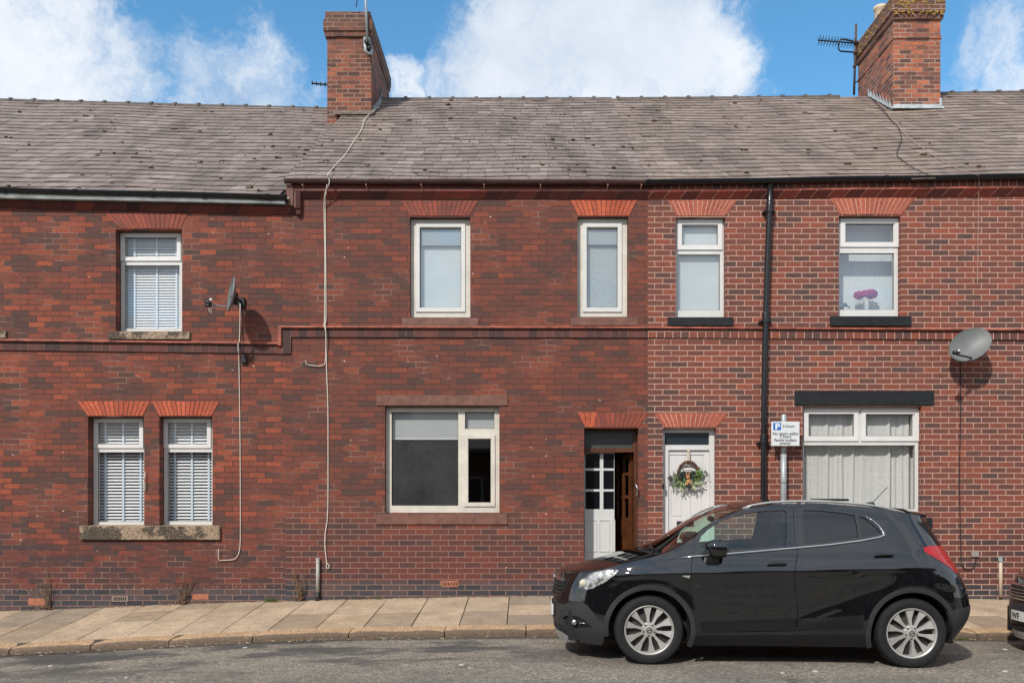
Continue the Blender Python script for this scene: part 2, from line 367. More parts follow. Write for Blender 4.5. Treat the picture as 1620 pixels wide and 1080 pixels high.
M_glass_hi = glass('sky_reflecting_glass', refl=4., trans=.88, tint=(.93, .98, 1), wav=.08, rough=.02)
M_glass_car = glass('car_glass', tint=(.75, .95, .85), refl=1.7, trans=.92)
M_glass_tint = glass('tinted_car_glass', tint=(.05, .06, .08), refl=1.8, trans=1.)
def speck(g, P, c, scale, amt):
    v = g.sep(g.nd('ShaderNodeTexVoronoi', None, Vector=P, Scale=scale).outputs['Color'])[0]
    return g.mix(1., c, g.ramp(v, [(0, 1 - amt), (.8, 1 + amt * .4), (1, 1 + amt * 1.5)]), 'MULTIPLY')
def frosted():
    m, g, b = newmat('obscure_glass'); P = g.nd('ShaderNodeNewGeometry').outputs['Position']
    n = g.noise(P, 55, 5, .8)
    c = g.ramp(g.m('ADD', g.m('MULTIPLY', n, .75), g.m('MULTIPLY', g.noise(P, 2.5, 4, .6), .25)), [(.38, (.008, .009, .009)), (.62, (.055, .058, .055))])
    g.l.new(c, b.inputs['Base Color']); b.inputs['Roughness'].default_value = .28
    bp = g.nd('ShaderNodeBump', None, Strength=.4, Distance=.002, Height=n); g.l.new(bp.outputs[0], b.inputs['Normal'])
    return m
M_frost = frosted()
M_film_pale = plain('cloud_reflection_film', (.66, .66, .63), .3, var=.06, scale=3, coat=.6)  # film: reflected cloud is put into the tone of this pale sheet
M_door_white = plain('white_door_paint', (.62, .6, .58), .42, var=.04, scale=4); M_wood = plain('varnished_wood', (.085, .03, .012), .35, var=.35, scale=6)
M_door_grey = plain('pale_grey_door_paint', (.55, .56, .54), .5, var=.05)
M_chrome = plain('chrome', (.75, .75, .74), .15, 1., var=.02); M_galv = plain('galvanised_steel', (.36, .38, .39), .5, .35, var=.14, scale=24)
M_black = plain('black_plastic', (.012, .012, .013), .45, var=.1); M_dish = plain('grey_dish_paint', (.12, .124, .12), .5, var=.12, scale=6)
M_cable_w = plain('white_cable', (.62, .56, .48), .6, var=.1); M_cable_b = plain('black_cable', (.012, .011, .011), .6)
M_terra = plain('terracotta_vent', (.35, .13, .07), .85, var=.25, scale=15, bump=.3)
M_pipe = plain('grey_plastic_pipe', (.36, .35, .31), .6, var=.15); M_pot = plain('cream_chimney_pot', (.56, .45, .33), .8, var=.2, scale=6)
M_lichen = plain('orange_lichen', (.34, .2, .045), 1., var=.4, scale=30, bump=1)
M_render = plain('cement_cap', (.17, .13, .105), .95, var=.35, scale=9, bump=.6)
# ---------------------------------------------------------------- ground heights (the street falls to the left)
def lin(xs, zs):
    def f(x):
        if x < xs[0]: return zs[0] + (x - xs[0]) * .03
        return float(np.interp(x, xs, zs))
    return f
zwall = lin([-7.53, -6.24, -5, -3.75, -2.44, -.8, .29, 3.5, 6.93, 9, 20], [-.013, .03, .088, .125, .158, .192, .209, .2, .157, .13, .08])
zkerb = lin([-6.19, -5.14, -4.2, -3.2, -2.03, -.957, .24, 3, 5.25, 5.77, 9, 20], [-.155, -.104, -.05, .0, .04, .055, .07, .058, .032, .022, -.02, -.1])
YK = -2.22        # kerb front face
def zpave(x, y):
    t = (y - (YK + .3)) / (-(YK + .3)); return zkerb(x) + .012 + (zwall(x) - zkerb(x) - .012) * t
def zroad(x, y):
    d = YK - y; return zkerb(x) - .082 - .0 * d
XS = [-30 + i * .75 for i in range(91)]
mb = MB(); ys = [YK + .2, YK - .02, -2.5, -3, -4, -5, -6, -7, -8, -9.6]
for yy in ys: mb.v += [Vector((x, yy, zroad(x, yy) + (.004 * math.sin(x * 1.7 + yy) if yy < -2.3 else 0))) for x in XS]
n = len(XS)
for i in range(len(ys) - 1):
    for j in range(n - 1): mb.f.append((i * n + j, i * n + j + 1, (i + 1) * n + j + 1, (i + 1) * n + j))
def asphalt():
    m, g, b = newmat('worn_asphalt'); P = g.nd('ShaderNodeNewGeometry').outputs['Position']; X, Y, Z = g.sep(P)
    st = g.comb(X, g.m('MULTIPLY', Y, 2.2), 0.)
    wrp = g.vm('ADD', st, g.vm('MULTIPLY', g.nd('ShaderNodeTexNoise', None, Vector=st, Scale=1.3, Detail=5.0).outputs['Color'], (.8, .8, 0)))
    c = g.ramp(g.m('ADD', g.m('MULTIPLY', g.noise(P, 150, 3, .85), .45), g.m('MULTIPLY', g.noise(P, 48, 4, .85), .55)), [(.34, (.1, .088, .07)), (.45, (.2, .176, .143)), (.56, (.27, .238, .194)), (.68, (.5, .44, .35))])
    c = g.mix(1., c, g.ramp(g.noise(P, 40, 5, .7), [(.3, .82), (.7, 1.14)]), 'MULTIPLY')
    c = speck(g, P, c, 62., .42); c = speck(g, P, c, 24., .16)
    patch = g.step(g.noise(wrp, .55, 7, .62), .46, .58)
    near = g.step(Y, -4.5, -3.2); left = g.step(X, 1.2, -.8)     # darker wet-looking repair beside the kerb on the left
    c = g.mix(g.m('MULTIPLY', patch, g.m('ADD', .3, g.m('MULTIPLY', g.m('MULTIPLY', near, left), .6))), c, (.062, .06, .058))
    gut = g.step(g.m('ADD', Y, g.m('MULTIPLY', g.noise(P, 5, 4, .7), .12)), YK - .16, YK + .0); c = g.mix(g.m('MULTIPLY', gut, .85), c, (.055, .042, .032))  # gutter dirt, widened to paint in the kerb's shade as well
    lane = g.step(Y, -4.55, -4.7); c = g.mix(g.m('MULTIPLY', lane, .22), c, (.12, .14, .135))
    crack = g.nd('ShaderNodeTexVoronoi', {'feature': 'DISTANCE_TO_EDGE'}, Vector=wrp, Scale=.55).outputs['Distance']
    ck = g.step(crack, .006, .002); c = g.mix(g.m('MULTIPLY', ck, .45), c, (.03, .03, .03))
    g.l.new(c, b.inputs['Base Color']); b.inputs['Roughness'].default_value = .85; b.inputs['Specular IOR Level'].default_value = .3
    hh = g.m('ADD', g.noise(P, 190, 3, .8), g.m('MULTIPLY', ck, -1.))
    bp = g.nd('ShaderNodeBump', None, Strength=.8, Distance=.006, Height=hh); g.l.new(bp.outputs[0], b.inputs['Normal'])
    return m
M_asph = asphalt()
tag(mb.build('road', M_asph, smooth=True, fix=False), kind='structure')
for p in bpy.data.objects['road'].data.polygons: pass
mb = MB().add([(-300, -300, -.95), (300, -300, -.95), (300, 300, -.95), (-300, 300, -.95)], [(0, 1, 2, 3)])
tag(mb.build('ground', plain('earth', (.1, .085, .065), .95)), kind='structure')
# pavement flags
def flag_mat(name, stops, sc_=14):
    m, g, b = newmat(name); gm = g.nd('ShaderNodeNewGeometry'); P = gm.outputs['Position']
    c = g.ramp(gm.outputs['Random Per Island'], stops)
    c = g.mix(1., c, g.ramp(g.noise(P, sc_ * 3.2, 6, .85), [(.36, .76), (.64, 1.2)]), 'MULTIPLY')
    c = g.mix(1., c, g.ramp(g.noise(P, 3, 6, .7), [(.3, .74), (.7, 1.18)]), 'MULTIPLY'); c = speck(g, P, c, 80., .16)
    st_ = g.step(g.noise(P, 7, 5, .7), .6, .72); c = g.mix(g.m('MULTIPLY', st_, .3), c, (.12, .095, .07))
    g.l.new(c, b.inputs['Base Color']); b.inputs['Roughness'].default_value = .85; b.inputs['Specular IOR Level'].default_value = .3
    bp = g.nd('ShaderNodeBump', None, Strength=.35, Distance=.006, Height=g.noise(P, sc_ * 5, 4, .7)); g.l.new(bp.outputs[0], b.inputs['Normal'])
    return m
M_flag = flag_mat('stone_flag', [(0, (.3, .225, .155)), (.3, (.39, .295, .2)), (.7, (.45, .34, .235)), (.88, (.43, .315, .205)), (1, (.27, .215, .16))])
def kerb_mat():
    m, g, b = newmat('granite_kerb'); gm = g.nd('ShaderNodeNewGeometry'); P = gm.outputs['Position']; nz = g.sep(gm.outputs['Normal'])[2]
    c = g.ramp(g.noise(P, 55, 4, .7), [(.3, (.19, .115, .065)), (.5, (.4, .255, .14)), (.68, (.6, .43, .27))])
    c = g.mix(1., c, g.ramp(g.noise(P, 4, 4, .6), [(.3, .85), (.7, 1.12)]), 'MULTIPLY')
    c = speck(g, P, c, 60., .3)
    face = g.m('MULTIPLY', g.step(g.sep(P)[1], YK + .06, YK + .02), g.step(g.noise(P, 18, 4, .7), .15, .45))   # tyre dirt plus painted shade on the outer face and arris
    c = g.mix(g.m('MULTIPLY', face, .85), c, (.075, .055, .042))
    g.l.new(c, b.inputs['Base Color']); b.inputs['Roughness'].default_value = .9
    bp = g.nd('ShaderNodeBump', None, Strength=.8, Distance=.01, Height=g.noise(P, 35, 5, .7)); g.l.new(bp.outputs[0], b.inputs['Normal'])
    return m
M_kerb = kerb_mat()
mb = MB(); rng = random.Random(3); x = -.2 - 48 * .582
while x < 18:
    x1 = x + .582; cuts = [YK + .305]
    yy = YK + .305
    while yy < -.02:
        st_ = rng.choice([.62, .75, .88, .95]); yy2 = yy + st_
        if yy2 > -.35: yy2 = .0
        gp = .004; t = rng.uniform(-.003, .003); tl = rng.uniform(-.002, .002)
        a, b_, c_, d_ = x + gp + rng.uniform(0, .003), x1 - gp - rng.uniform(0, .003), yy + gp + rng.uniform(0, .003), yy2 - gp
        def P3(px, py, dz): return (px, py, zpave(px, py) + dz)
        mb.hexa([P3(a, c_, -.05), P3(b_, c_, -.05), P3(b_, d_, -.05), P3(a, d_, -.05), P3(a, c_, t), P3(b_, c_, t + tl), P3(b_, d_, t + tl), P3(a, d_, t)])
        yy = yy2
    x = x1
tag(mb.build('pavement', M_flag, bevel=.004), kind='structure')
mb = MB()
for i in range(len(XS) - 1):
    a, b_ = XS[i], XS[i + 1]
    if b_ > 20: break
    mb.add([(a, YK + .03, zpave(a, YK + .3) - .03), (b_, YK + .03, zpave(b_, YK + .3) - .03), (b_, .05, zwall(b_) - .012), (a, .05, zwall(a) - .012)], [(0, 1, 2, 3)])
tag(mb.build('pavement_bed', plain('joint_grit', (.06, .05, .035), 1., var=.4, scale=20)), kind='structure')
# kerb stones
mb = MB(); joints = [-5.13, -4.2, -3.21, -2.07, -.935, .03, 1.15, 2.2, 3.3, 4.25, 5.38, 6.4]
for k in range(14): joints = [joints[0] - rng.uniform(.95, 1.15)] + joints + [joints[-1] + rng.uniform(.95, 1.15)]
for a, b_ in zip(joints, joints[1:]):
    if a < -22 or b_ > 18: continue
    a += .007; b_ -= .007; ns = 8; rings = []; dzj = rng.uniform(-.006, .006); dyj = rng.uniform(-.008, .006)
    ph = rng.uniform(0, 9)
    for i in range(ns + 1):
        t = i / ns; X = a + (b_ - a) * t; z = zkerb(X) + dzj - (.012 if i in (0, ns) else 0) + .003 * math.sin(X * 9 + ph)
        y0 = YK + dyj + .006 * math.sin(X * 7 + ph) + (.008 if i in (0, ns) else 0)
        rings.append([(X, y0, z - .16), (X, y0, z - .045), (X, y0 + .008, z - .02), (X, y0 + .028, z - .005), (X, y0 + .07, z + .003), (X, YK + .3, z + .012), (X, YK + .3, z - .16)])
    mb.rings(rings)
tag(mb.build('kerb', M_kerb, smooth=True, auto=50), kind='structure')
# the far side of the street, behind the viewer
mb = MB()
for i in range(len(XS) - 1):
    a, b_ = XS[i], XS[i + 1]; za, zb = zroad(a, -9.4) + .1, zroad(b_, -9.4) + .1
    mb.hexa([(a, -12.9, za - .2), (b_, -12.9, zb - .2), (b_, -9.5, zb - .2), (a, -9.5, za - .2), (a, -12.9, za), (b_, -12.9, zb), (b_, -9.5, zb), (a, -9.5, za)])
tag(mb.build('far_pavement', M_flag), kind='structure')

# ---------------------------------------------------------------- house builders
def arch(par, xt0, xt1, yt, xb0, xb1, yb, n, mat, jmat, proud=.006):
    ZT, ZB = WZ(yt), WZ(yb); T0, T1, B0, B1 = WX(xt0), WX(xt1), WX(xb0), WX(xb1)
    base = MB().prism([(B0 + .004, ZB + .001), (B1 - .004, ZB + .001), (T1 - .004, ZT - .002), (T0 + .004, ZT - .002)], -.003, .03)
    base.build('arch_joint', jmat, None) if False else None
    mb = MB(); rr = random.Random(int(xt0 * 7))
    for i in range(n):
        a, b_ = i / n, (i + 1) / n
        q = .006 / (T1 - T0); p = -proud - rr.uniform(0, .003)
        mb.prism([(B0 + (B1 - B0) * (a + q), ZB), (B0 + (B1 - B0) * (b_ - q), ZB), (T0 + (T1 - T0) * (b_ - q), ZT), (T0 + (T1 - T0) * (a + q), ZT)], p, .04)
    o = mb.build('lintel', mat, par)
    base.build('mortar', jmat, o)
    return o

def win(par, op, yf, panes, sashes=(), blind=None, gmat=None, fmat=None, smat=None, opaque=None, tiltbot=None):
    """op: opening px in the wall plane; panes/sashes: px rects in the frame plane. returns frame part"""
    fmat = fmat or M_pvc; smat = smat or M_pvc_c
    x0, x1, z1, z0 = WX(op[0]), WX(op[2]), WZ(op[1]), WZ(op[3])
    holes = [(WX(a, yf), WX(c, yf), WZ(d, yf), WZ(b, yf)) for a, b, c, d in panes]
    mb = holes_panel(MB(), x0 + .003, x1 - .003, z0 + .003, z1 - .003, holes, yf, yf + .07)
    fr = mb.build('window', fmat, par, bevel=.004)
    gl = MB(); seal = MB()
    for h in holes:
        gl.add([(h[0], yf + .028, h[2]), (h[1], yf + .028, h[2]), (h[1], yf + .028, h[3]), (h[0], yf + .028, h[3])], [(0, 1, 2, 3)])
        w = .007
        holes_panel(seal, h[0] + .0005, h[1] - .0005, h[2] + .0005, h[3] - .0005, [(h[0] + w, h[1] - w, h[2] + w, h[3] - w)], yf + .02, yf + .027)
    gls = opaque if isinstance(opaque, list) else [opaque] * len(holes)
    for i, h in enumerate(holes):
        q = MB().add([gl.v[4 * i + k] for k in range(4)], [(0, 1, 2, 3)])
        q.build('pane', gls[i] or gmat or M_glass, fr)
    seal.build('seal', M_seal, fr)
    for s in sashes:
        a, b_, c, d, t = s
        X0, X1, Z0, Z1 = WX(a, yf), WX(c, yf), WZ(d, yf), WZ(b_, yf); t = t / F * (D + yf)
        holes_panel(MB(), X0, X1, Z0, Z1, [(X0 + t, X1 - t, Z0 + t, Z1 - t)], yf - .018, yf - .0015).build('casement', smat, fr, bevel=.004)
    if blind:
        kind = blind[0]; yb = yf + .12
        if kind == 'slats':
            _, zt, zb, tapes, step_, kk = blind; m2 = MB(); Z = zt
            while Z > zb:
                m2.hexa([(x0 + .02, yb - .016, Z - .013 * kk), (x1 - .02, yb - .016, Z - .013 * kk), (x1 - .02, yb + .016, Z + .008 * kk), (x0 + .02, yb + .016, Z + .008 * kk),
                         (x0 + .02, yb - .016, Z - .01 * kk), (x1 - .02, yb - .016, Z - .01 * kk), (x1 - .02, yb + .016, Z + .011 * kk), (x0 + .02, yb + .016, Z + .011 * kk)])
                Z -= step_
            bl = m2.build('blind', M_slats, fr); m3 = MB()
            for t in tapes:
                X = WX(t, yb); m3.box(X - .014, X + .014, yb - .022, yb - .019, zb, zt + .01)
            m3.build('blind_tape', M_tape, fr)
        elif kind == 'roller':
            Zb = WZ(blind[1], yb - .04); MB().box(x0 + .03, x1 - .03, yb - .042, yb - .039, Zb, z1 - .02).build('blind', M_roller, fr)
            MB().box(x0 + .03, x1 - .03, yb - .048, yb - .036, Zb - .02, Zb).build('blind_bar', M_pvc, fr)
        elif kind == 'sheet':
            MB().box(x0 + .01, x1 - .01, yb - .03, yb - .027, z0, z1).build('blind', blind[1], fr)  # flat sheet behind the pane, its tone carrying reflected sky
        elif kind == 'curtain':
            m2 = MB(); nn = 90; rr = random.Random(5)
            for s0, s1, amp, fq in blind[1]:
                X0, X1 = WX(s0, yb), WX(s1, yb); ring0, ring1, ringm = [], [], []
                for i in range(nn + 1):
                    t = i / nn; X = X0 + (X1 - X0) * t; yv = yb + .03 + amp * math.sin(t * fq + .6 * math.sin(t * 7)) + amp * .5 * math.sin(t * fq * 2.3 + 1)
                    ring0.append((X, yv, z0 - .02)); ringm.append((X + .01 * math.sin(t * 9), yv + amp * .4 * math.sin(t * fq * 1.3), (z0 + z1) / 2)); ring1.append((X, yv * .6 + yb * .4, z1))
                k = len(m2.v); m2.v += [Vector(p) for p in ring0 + ringm + ring1]
                for r_ in range(2):
                    for i in range(nn): a_ = k + r_ * (nn + 1) + i; m2.f.append((a_, a_ + 1, a_ + nn + 2, a_ + nn + 1))
            m2.build('net_curtain', M_curtain, fr, smooth=True, fix=False)
    return fr

def block(par, name, mat, x0, y0, x1, y1, Y0, Y1, bev=.004, slope=0., rough=0):
    X0, X1, Z0, Z1 = WX(x0), WX(x1), WZ(y1), WZ(y0)
    o = MB().hexa([(X0, Y0, Z0), (X1, Y0, Z0), (X1, Y1, Z0), (X0, Y1, Z0), (X0, Y0, Z1 - slope), (X1, Y0, Z1 - slope), (X1, Y1, Z1), (X0, Y1, Z1)]).build(name, mat, par, bevel=bev)
    return o

def slates(par, name, mat, xa, xb, eave, ridge, ye, yr, rows=25, seed=1, skip=None, back=True):
    """eave(x), ridge(x) heights; individually laid slates"""
    rr = random.Random(seed); mb = MB()
    def P(x, t): z0, z1 = eave(x), ridge(x); sag = -.03 * math.sin(math.pi * t) + .012 * math.sin(x * 1.9 + t * 5); return Vector((x, ye + (yr - ye) * t, z0 + (z1 - z0) * t + sag))
    for i in range(rows):
        t0 = (i - .0) / rows; t1 = min(1., (i + 1.25) / rows); x = xa - (.15 if i % 2 else 0) - rr.uniform(0, .04)
        while x < xb:
            w = rr.choice([.25, .27, .29, .31, .34]); a, b_ = max(x, xa), min(x + w - .004, xb); x += w
            b_ -= .002
            if b_ - a < .03: continue
            if skip and skip((a + b_) / 2, (t0 + t1) / 2): continue
            j = rr.uniform(-.0035, .0035) if rr.random() > .04 else rr.uniform(-.012, .0)
            jl, jr = [rr.uniform(.007, .014) for _ in range(2)]
            if rr.random() < .05: jl += .008
            n = Vector((0, -.55, .83)); s0 = j; p = [P(a, t0 + s0), P(b_, t0 + s0 + rr.uniform(-.0015, .0015)), P(b_, t1), P(a, t1)]
            top = [p[0] + n * (jl + .012), p[1] + n * (jr + .012), p[2] + n * .004, p[3] + n * .004]
            bot = [p[0] + n * jl, p[1] + n * jr, p[2] - n * .002, p[3] - n * .002]
            mb.hexa(bot + top)
    o = mb.build(name, mat, par, fix=False)
    # boards below the slates, and the rear slope
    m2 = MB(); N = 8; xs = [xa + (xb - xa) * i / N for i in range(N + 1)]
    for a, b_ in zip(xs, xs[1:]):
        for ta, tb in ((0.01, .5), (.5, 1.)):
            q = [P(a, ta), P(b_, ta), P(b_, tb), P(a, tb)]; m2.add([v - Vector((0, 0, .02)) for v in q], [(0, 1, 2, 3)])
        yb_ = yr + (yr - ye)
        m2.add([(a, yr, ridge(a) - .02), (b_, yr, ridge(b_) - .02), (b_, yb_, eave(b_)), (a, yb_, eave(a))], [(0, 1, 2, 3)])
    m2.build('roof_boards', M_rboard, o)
    return o, P
def ridge_tiles(par, xa, xb, ridge, yr, step_=.478, x_off=0):
    mb = MB(); x = xa + x_off
    while x < xb:
        x1 = min(x + step_, xb); rings = []
        for X, r_ in ((x, .098), (x + .06, .1), (x + .061, .082), (x1, .082)):
            if X > xb: break
            z = ridge(X); rings.append([(X, yr + r_ * math.cos(a) * 1.25, z - .085 + r_ * math.sin(a) * 1.35) for a in [math.pi * k / 8 for k in range(9)]])
        if len(rings) == 4: mb.rings(rings)
        x = x1
    return mb.build('ridge_tiles', M_ridge, par, bevel=0)
def moss(par, P, xa, xb, n, seed, tmin=.05, tmax=.97):
    rr = random.Random(seed); mb = MB()
    for _ in range(n):
        p = P(rr.uniform(xa, xb), rr.uniform(tmin, tmax) ** 1.3); r_ = rr.uniform(.012, .036)
        for k in range(rr.choice([1, 2, 3])):
            mb.ball(p + Vector((rr.uniform(-.04, .04), -.01, .018 + rr.uniform(-.01, .01))), r_ * rr.uniform(.7, 1.5), r_, r_ * .6, n=6, m=4)
    return tag(mb.build('moss', M_moss, par), kind='stuff')
def gutter(par, x0, y0, x1, y1, mat, Yc=-.1, r_=.052, n=10, joints=()):
    X0, X1 = WX(x0, Yc - r_), WX(x1, Yc - r_); Z0, Z1 = WZ(y0, Yc - r_), WZ(y1, Yc - r_); mb = MB(); rings = []
    prof = [(r_ * math.cos(a), r_ * math.sin(a)) for a in [math.pi + math.pi * k / n for k in range(n + 1)]]
    prof = [(-r_ - .006, .012), (-r_ - .006, 0)] + prof[1:-1] + [(r_, 0), (r_ - .006, 0)] + [(q[0] * .88, q[1] * .88) for q in reversed(prof[1:-1])] + [(-r_ + .006, .012)]
    for t in [i / 12 for i in range(13)]:
        X = X0 + (X1 - X0) * t; z = Z0 + (Z1 - Z0) * t + .004 * math.sin(t * 17)
        rings.append([(X, Yc + a, z + b_) for a, b_ in prof])
    mb.rings(rings)
    for jx in joints:
        X = WX(jx, Yc); t = (X - X0) / (X1 - X0); z = Z0 + (Z1 - Z0) * t
        mb.rings([[(X + s, Yc + a * 1.13, z + b_ * 1.13 + .001) for a, b_ in prof] for s in (-.03, .03)])
    return mb.build('gutter', mat, par, smooth=True, auto=40)

YR, YE = 5.2, -.12     # ridge and eave planes
def ez(tab):
    xs = [WX(p[0], YE) for p in tab]; zs = [WZ(p[1], YE) for p in tab]
    return lambda x: float(np.interp(x, xs, zs))
def rz(tab):
    xs = [WX(p[0], YR) for p in tab]; zs = [WZ(p[1], YR) for p in tab]
    return lambda x: float(np.interp(x, xs, zs))
ridge_all = rz([(-400, 140), (-150, 150), (0, 158.5), (300, 157.5), (590, 157),  (800, 157), (1000, 156.5), (1200, 155), (1360, 152.5), (1440, 149), (1620, 146), (1800, 144)])
ridge_l = rz([(-400, 138), (-150, 150), (0, 158.5), (260, 166), (520, 172.5), (700, 177)])
def shell(par, xa, xb, ztop, z1f):
    """party walls, rear wall, floors: plain interior that the windows look into"""
    mb = MB(); 
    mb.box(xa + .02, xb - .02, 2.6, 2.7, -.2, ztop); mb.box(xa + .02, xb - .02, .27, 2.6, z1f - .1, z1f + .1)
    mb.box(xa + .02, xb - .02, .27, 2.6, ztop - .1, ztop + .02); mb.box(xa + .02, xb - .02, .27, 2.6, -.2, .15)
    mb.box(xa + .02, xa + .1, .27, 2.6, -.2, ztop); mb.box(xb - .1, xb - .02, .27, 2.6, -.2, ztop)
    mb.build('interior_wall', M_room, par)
    MB().box(xa + .01, xb - .01, 2 * YR - .3, 2 * YR - .05, -1, ztop + .3).build('rear_wall', M_opp, par)
def hole(px): return (WX(px[0]), WX(px[2]), WZ(px[3]), WZ(px[1]))
def vent(par, x0, y0, x1, y1, mat):
    X0, X1, Z0, Z1 = WX(x0), WX(x1), WZ(y1), WZ(y0); hs = []
    for i in range(7):
        for j in range(2):
            cx = X0 + (X1 - X0) * (.1 + .8 * (i + .5) / 7); cz = Z0 + (Z1 - Z0) * (.2 + .6 * (j + .5) / 2)
            hs.append((cx - .009, cx + .009, cz - .012, cz + .012))
    o = holes_panel(MB(), X0, X1, Z0, Z1, hs, -.008, .012).build('air_vent', mat, par)
    MB().box(X0 + .004, X1 - .004, .002 - .004, -.001, Z0 + .004, Z1 - .004).build('grille_back', M_room_dark, o)

XL, XM, XR2 = -3.42, 1.79, 7.12
# ================================================================ left house
XW = -13.8
hl = empty('terraced_house', (-6.5, 0, 0), 'lower red brick terraced house with white slatted blinds in three windows and a black gutter', 'house', 'terraced houses of the street')
ZT1 = WZ(331); op_u = (183, 363, 288, 524); op_a = (139, 659, 228, 831); op_b = (252, 659, 336, 831)
ZTL = WZ(326)
holes_panel(MB(), XW, XL, -.8, ZTL, [hole(op_u), hole(op_a), hole(op_b)], 0, .26).build('wall', M_old, hl)
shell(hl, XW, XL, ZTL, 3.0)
for n_, op, Z1_, Z0_, pn, sash, tp in (
    ('u', op_u, 0, 0, [(197.5, 375, 281.5, 408), (196.5, 419.5, 284, 520)], [(191.5, 369.5, 286.5, 413, 6)], (214, 249, 280)),
    ('a', op_a, 0, 0, [(155, 667, 224, 704), (154, 715, 227.5, 825)], [(149, 662, 227, 708.5, 6)], (168, 196, 223.5)),
    ('b', op_b, 0, 0, [(265.5, 667, 332, 704), (264.5, 715, 335, 824)], [(259.5, 662, 334, 708.5, 6)], (278, 304.5, 331))):
    win(hl, op, .16, pn, sash, ('slats', WZ(op[1]) - .03, WZ(op[3]) + .02, tp, .046 if n_ != 'u' else .04, 1.25 if n_ != 'u' else 1.7), fmat=M_pvc)
arch(hl, 166, 297, 338, 190, 286, 361.5, 15, M_arch_sooty, M_joint_dark)
arch(hl, 122, 238, 634.5, 139, 226, 657.5, 14, M_arch, M_joint_dark)
arch(hl, 240, 348, 634.5, 252, 335, 657.5, 14, M_arch, M_joint_dark)
block(hl, 'sill', M_granite, 173, 524, 301, 537, -.035, .2, .006, .012)
block(hl, 'sill', M_granite, 128, 830, 349, 853, -.045, .2, .006, .012)
block(hl, 'sill', M_granite, -60, 522, 11, 535, -.035, .2, .006, .012)
# cornice: slanted bricks, board, gutter
def slant(par, mat, x0, yt0, yb0, x1, yt1, yb1, p0=-.085, p1=-.012, nm='cornice'):
    X0, X1 = WX(x0), WX(x1)
    rings = [[(X0, p0, WZ(yt0)), (X0, .02, WZ(yt0)), (X0, .02, WZ(yb0)), (X0, p1, WZ(yb0)), (X0, p0, WZ(yt0) - .012)], [(X1, p0, WZ(yt1)), (X1, .02, WZ(yt1)), (X1, .02, WZ(yb1)), (X1, p1, WZ(yb1)), (X1, p0, WZ(yt1) - .012)]]
    return MB().rings(rings).build(nm, mat, par)
slant(hl, M_corn_old, -500, 308, 318, 477, 330.5, 341)
X0, X1 = WX(-500), WX(455)
MB().hexa([(X0, -.15, WZ(309)), (X1, -.15, WZ(328)), (X1, .1, WZ(328)), (X0, .1, WZ(309)), (X0, -.15, WZ(298)), (X1, -.15, WZ(317.5)), (X1, .1, WZ(317.5)), (X0, .1, WZ(298))]).build('fascia_board', M_board, hl, bevel=.004)
gutter(hl, -500, 285, 454, 309, M_gut_black, Yc=-.15, joints=(8, 122, 241, 323, 425, 452))
eave_l = ez([(-700, 290), (0, 303), (455, 310), (600, 310)])
rl, Pl = slates(hl, 'roof', M_slate, XW, XL - .02, eave_l, ridge_l, YE, YR, rows=25, seed=11)
ridge_tiles(hl, XW, -3.7, ridge_l, YR, .478)
moss(rl, Pl, -11, -3.6, 90, 5)
block(hl, 'air_vent', M_terra, 45, 946, 72, 957, -.008, .02, .003)
vent(hl, 177, 942, 203, 951, plain('buff_vent', (.22, .17, .14), .8)); block(hl, 'air_vent', M_terra, 304, 939, 330, 948, -.006, .02, .003)
# ================================================================ middle house
hm = empty('terraced_house', ((XL + XM) / 2, 0, 0), 'middle red brick house with a brown gutter and an open dark doorway', 'house', 'terraced houses of the street')
w1 = (648.5, 344, 744, 502); w2 = (913.5, 343, 993.5, 501); w3 = (609, 643, 790, 811); dr = (924, 677, 1010, 935)
ZTM = WZ(300)
holes_panel(MB(), XL, XM, -.8, ZTM, [hole(w1), hole(w2), hole(w3), hole(dr)], 0, .26).build('wall', M_mid, hm)
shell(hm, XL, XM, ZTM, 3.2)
win(hm, w1, .09, [(664.5, 361, 729.5, 486.5)], [(658, 353.5, 736, 493.5, 6)], ('sheet', M_film_pale), gmat=M_glass_hi, fmat=M_pvc_warm, smat=M_pvc)
win(hm, w2, .09, [(928, 361, 977, 486.5)], [(922, 353.5, 983.5, 493.5, 6)], ('sheet', M_sheet), gmat=M_glass_hi, fmat=M_pvc_warm, smat=M_pvc)
MB().box(WX(660, .15), WX(733, .15), .13, .135, WZ(388.5, .13), WZ(350, .13)).build('roller_blind', M_roller, hm)
MB().box(WX(924, .15), WX(981, .15), .13, .135, WZ(387, .13), WZ(350, .13)).build('roller_blind', M_roller, hm)
win(hm, w3, .1, [(619.5, 651.5, 725, 799.5), (735.5, 651, 782, 678), (741, 693, 776.5, 794.5)], [(734.5, 687.5, 783, 800.5, 6)], ('roller', 693), fmat=M_pvc_warm, smat=M_pvc_warm, opaque=[None, None, None])
hx = (WX(619, .1), WX(725.5, .1))
MB().add([(hx[0], .125, WZ(800, .125)), (hx[1], .125, WZ(800, .125)), (hx[1], .125, WZ(697, .125)), (hx[0], .125, WZ(697, .125))], [(0, 1, 2, 3)]).build('obscure_film', M_frost, hm)
MB().box(WX(735, .2), WX(783, .2), .2, .205, WZ(679, .2), WZ(650, .2)).build('roller_blind', M_sheet, hm)
arch(hm, 634, 757, 318, 650, 742, 341.5, 15, M_arch_sooty, M_joint_dark)
arch(hm, 902, 1008, 317, 915, 995, 341.5, 13, M_arch, M_joint_dark)
arch(hm, 913, 1026, 652, 926, 1011, 675.5, 13, M_arch_sooty, M_joint_dark)
arch(hm, 913, 945, 651.5, 926, 938, 675.5, 3, M_arch, M_joint_dark, .009)
block(hm, 'lintel', M_stone_brown, 596, 625, 803, 641.5, -.016, .03, .008)
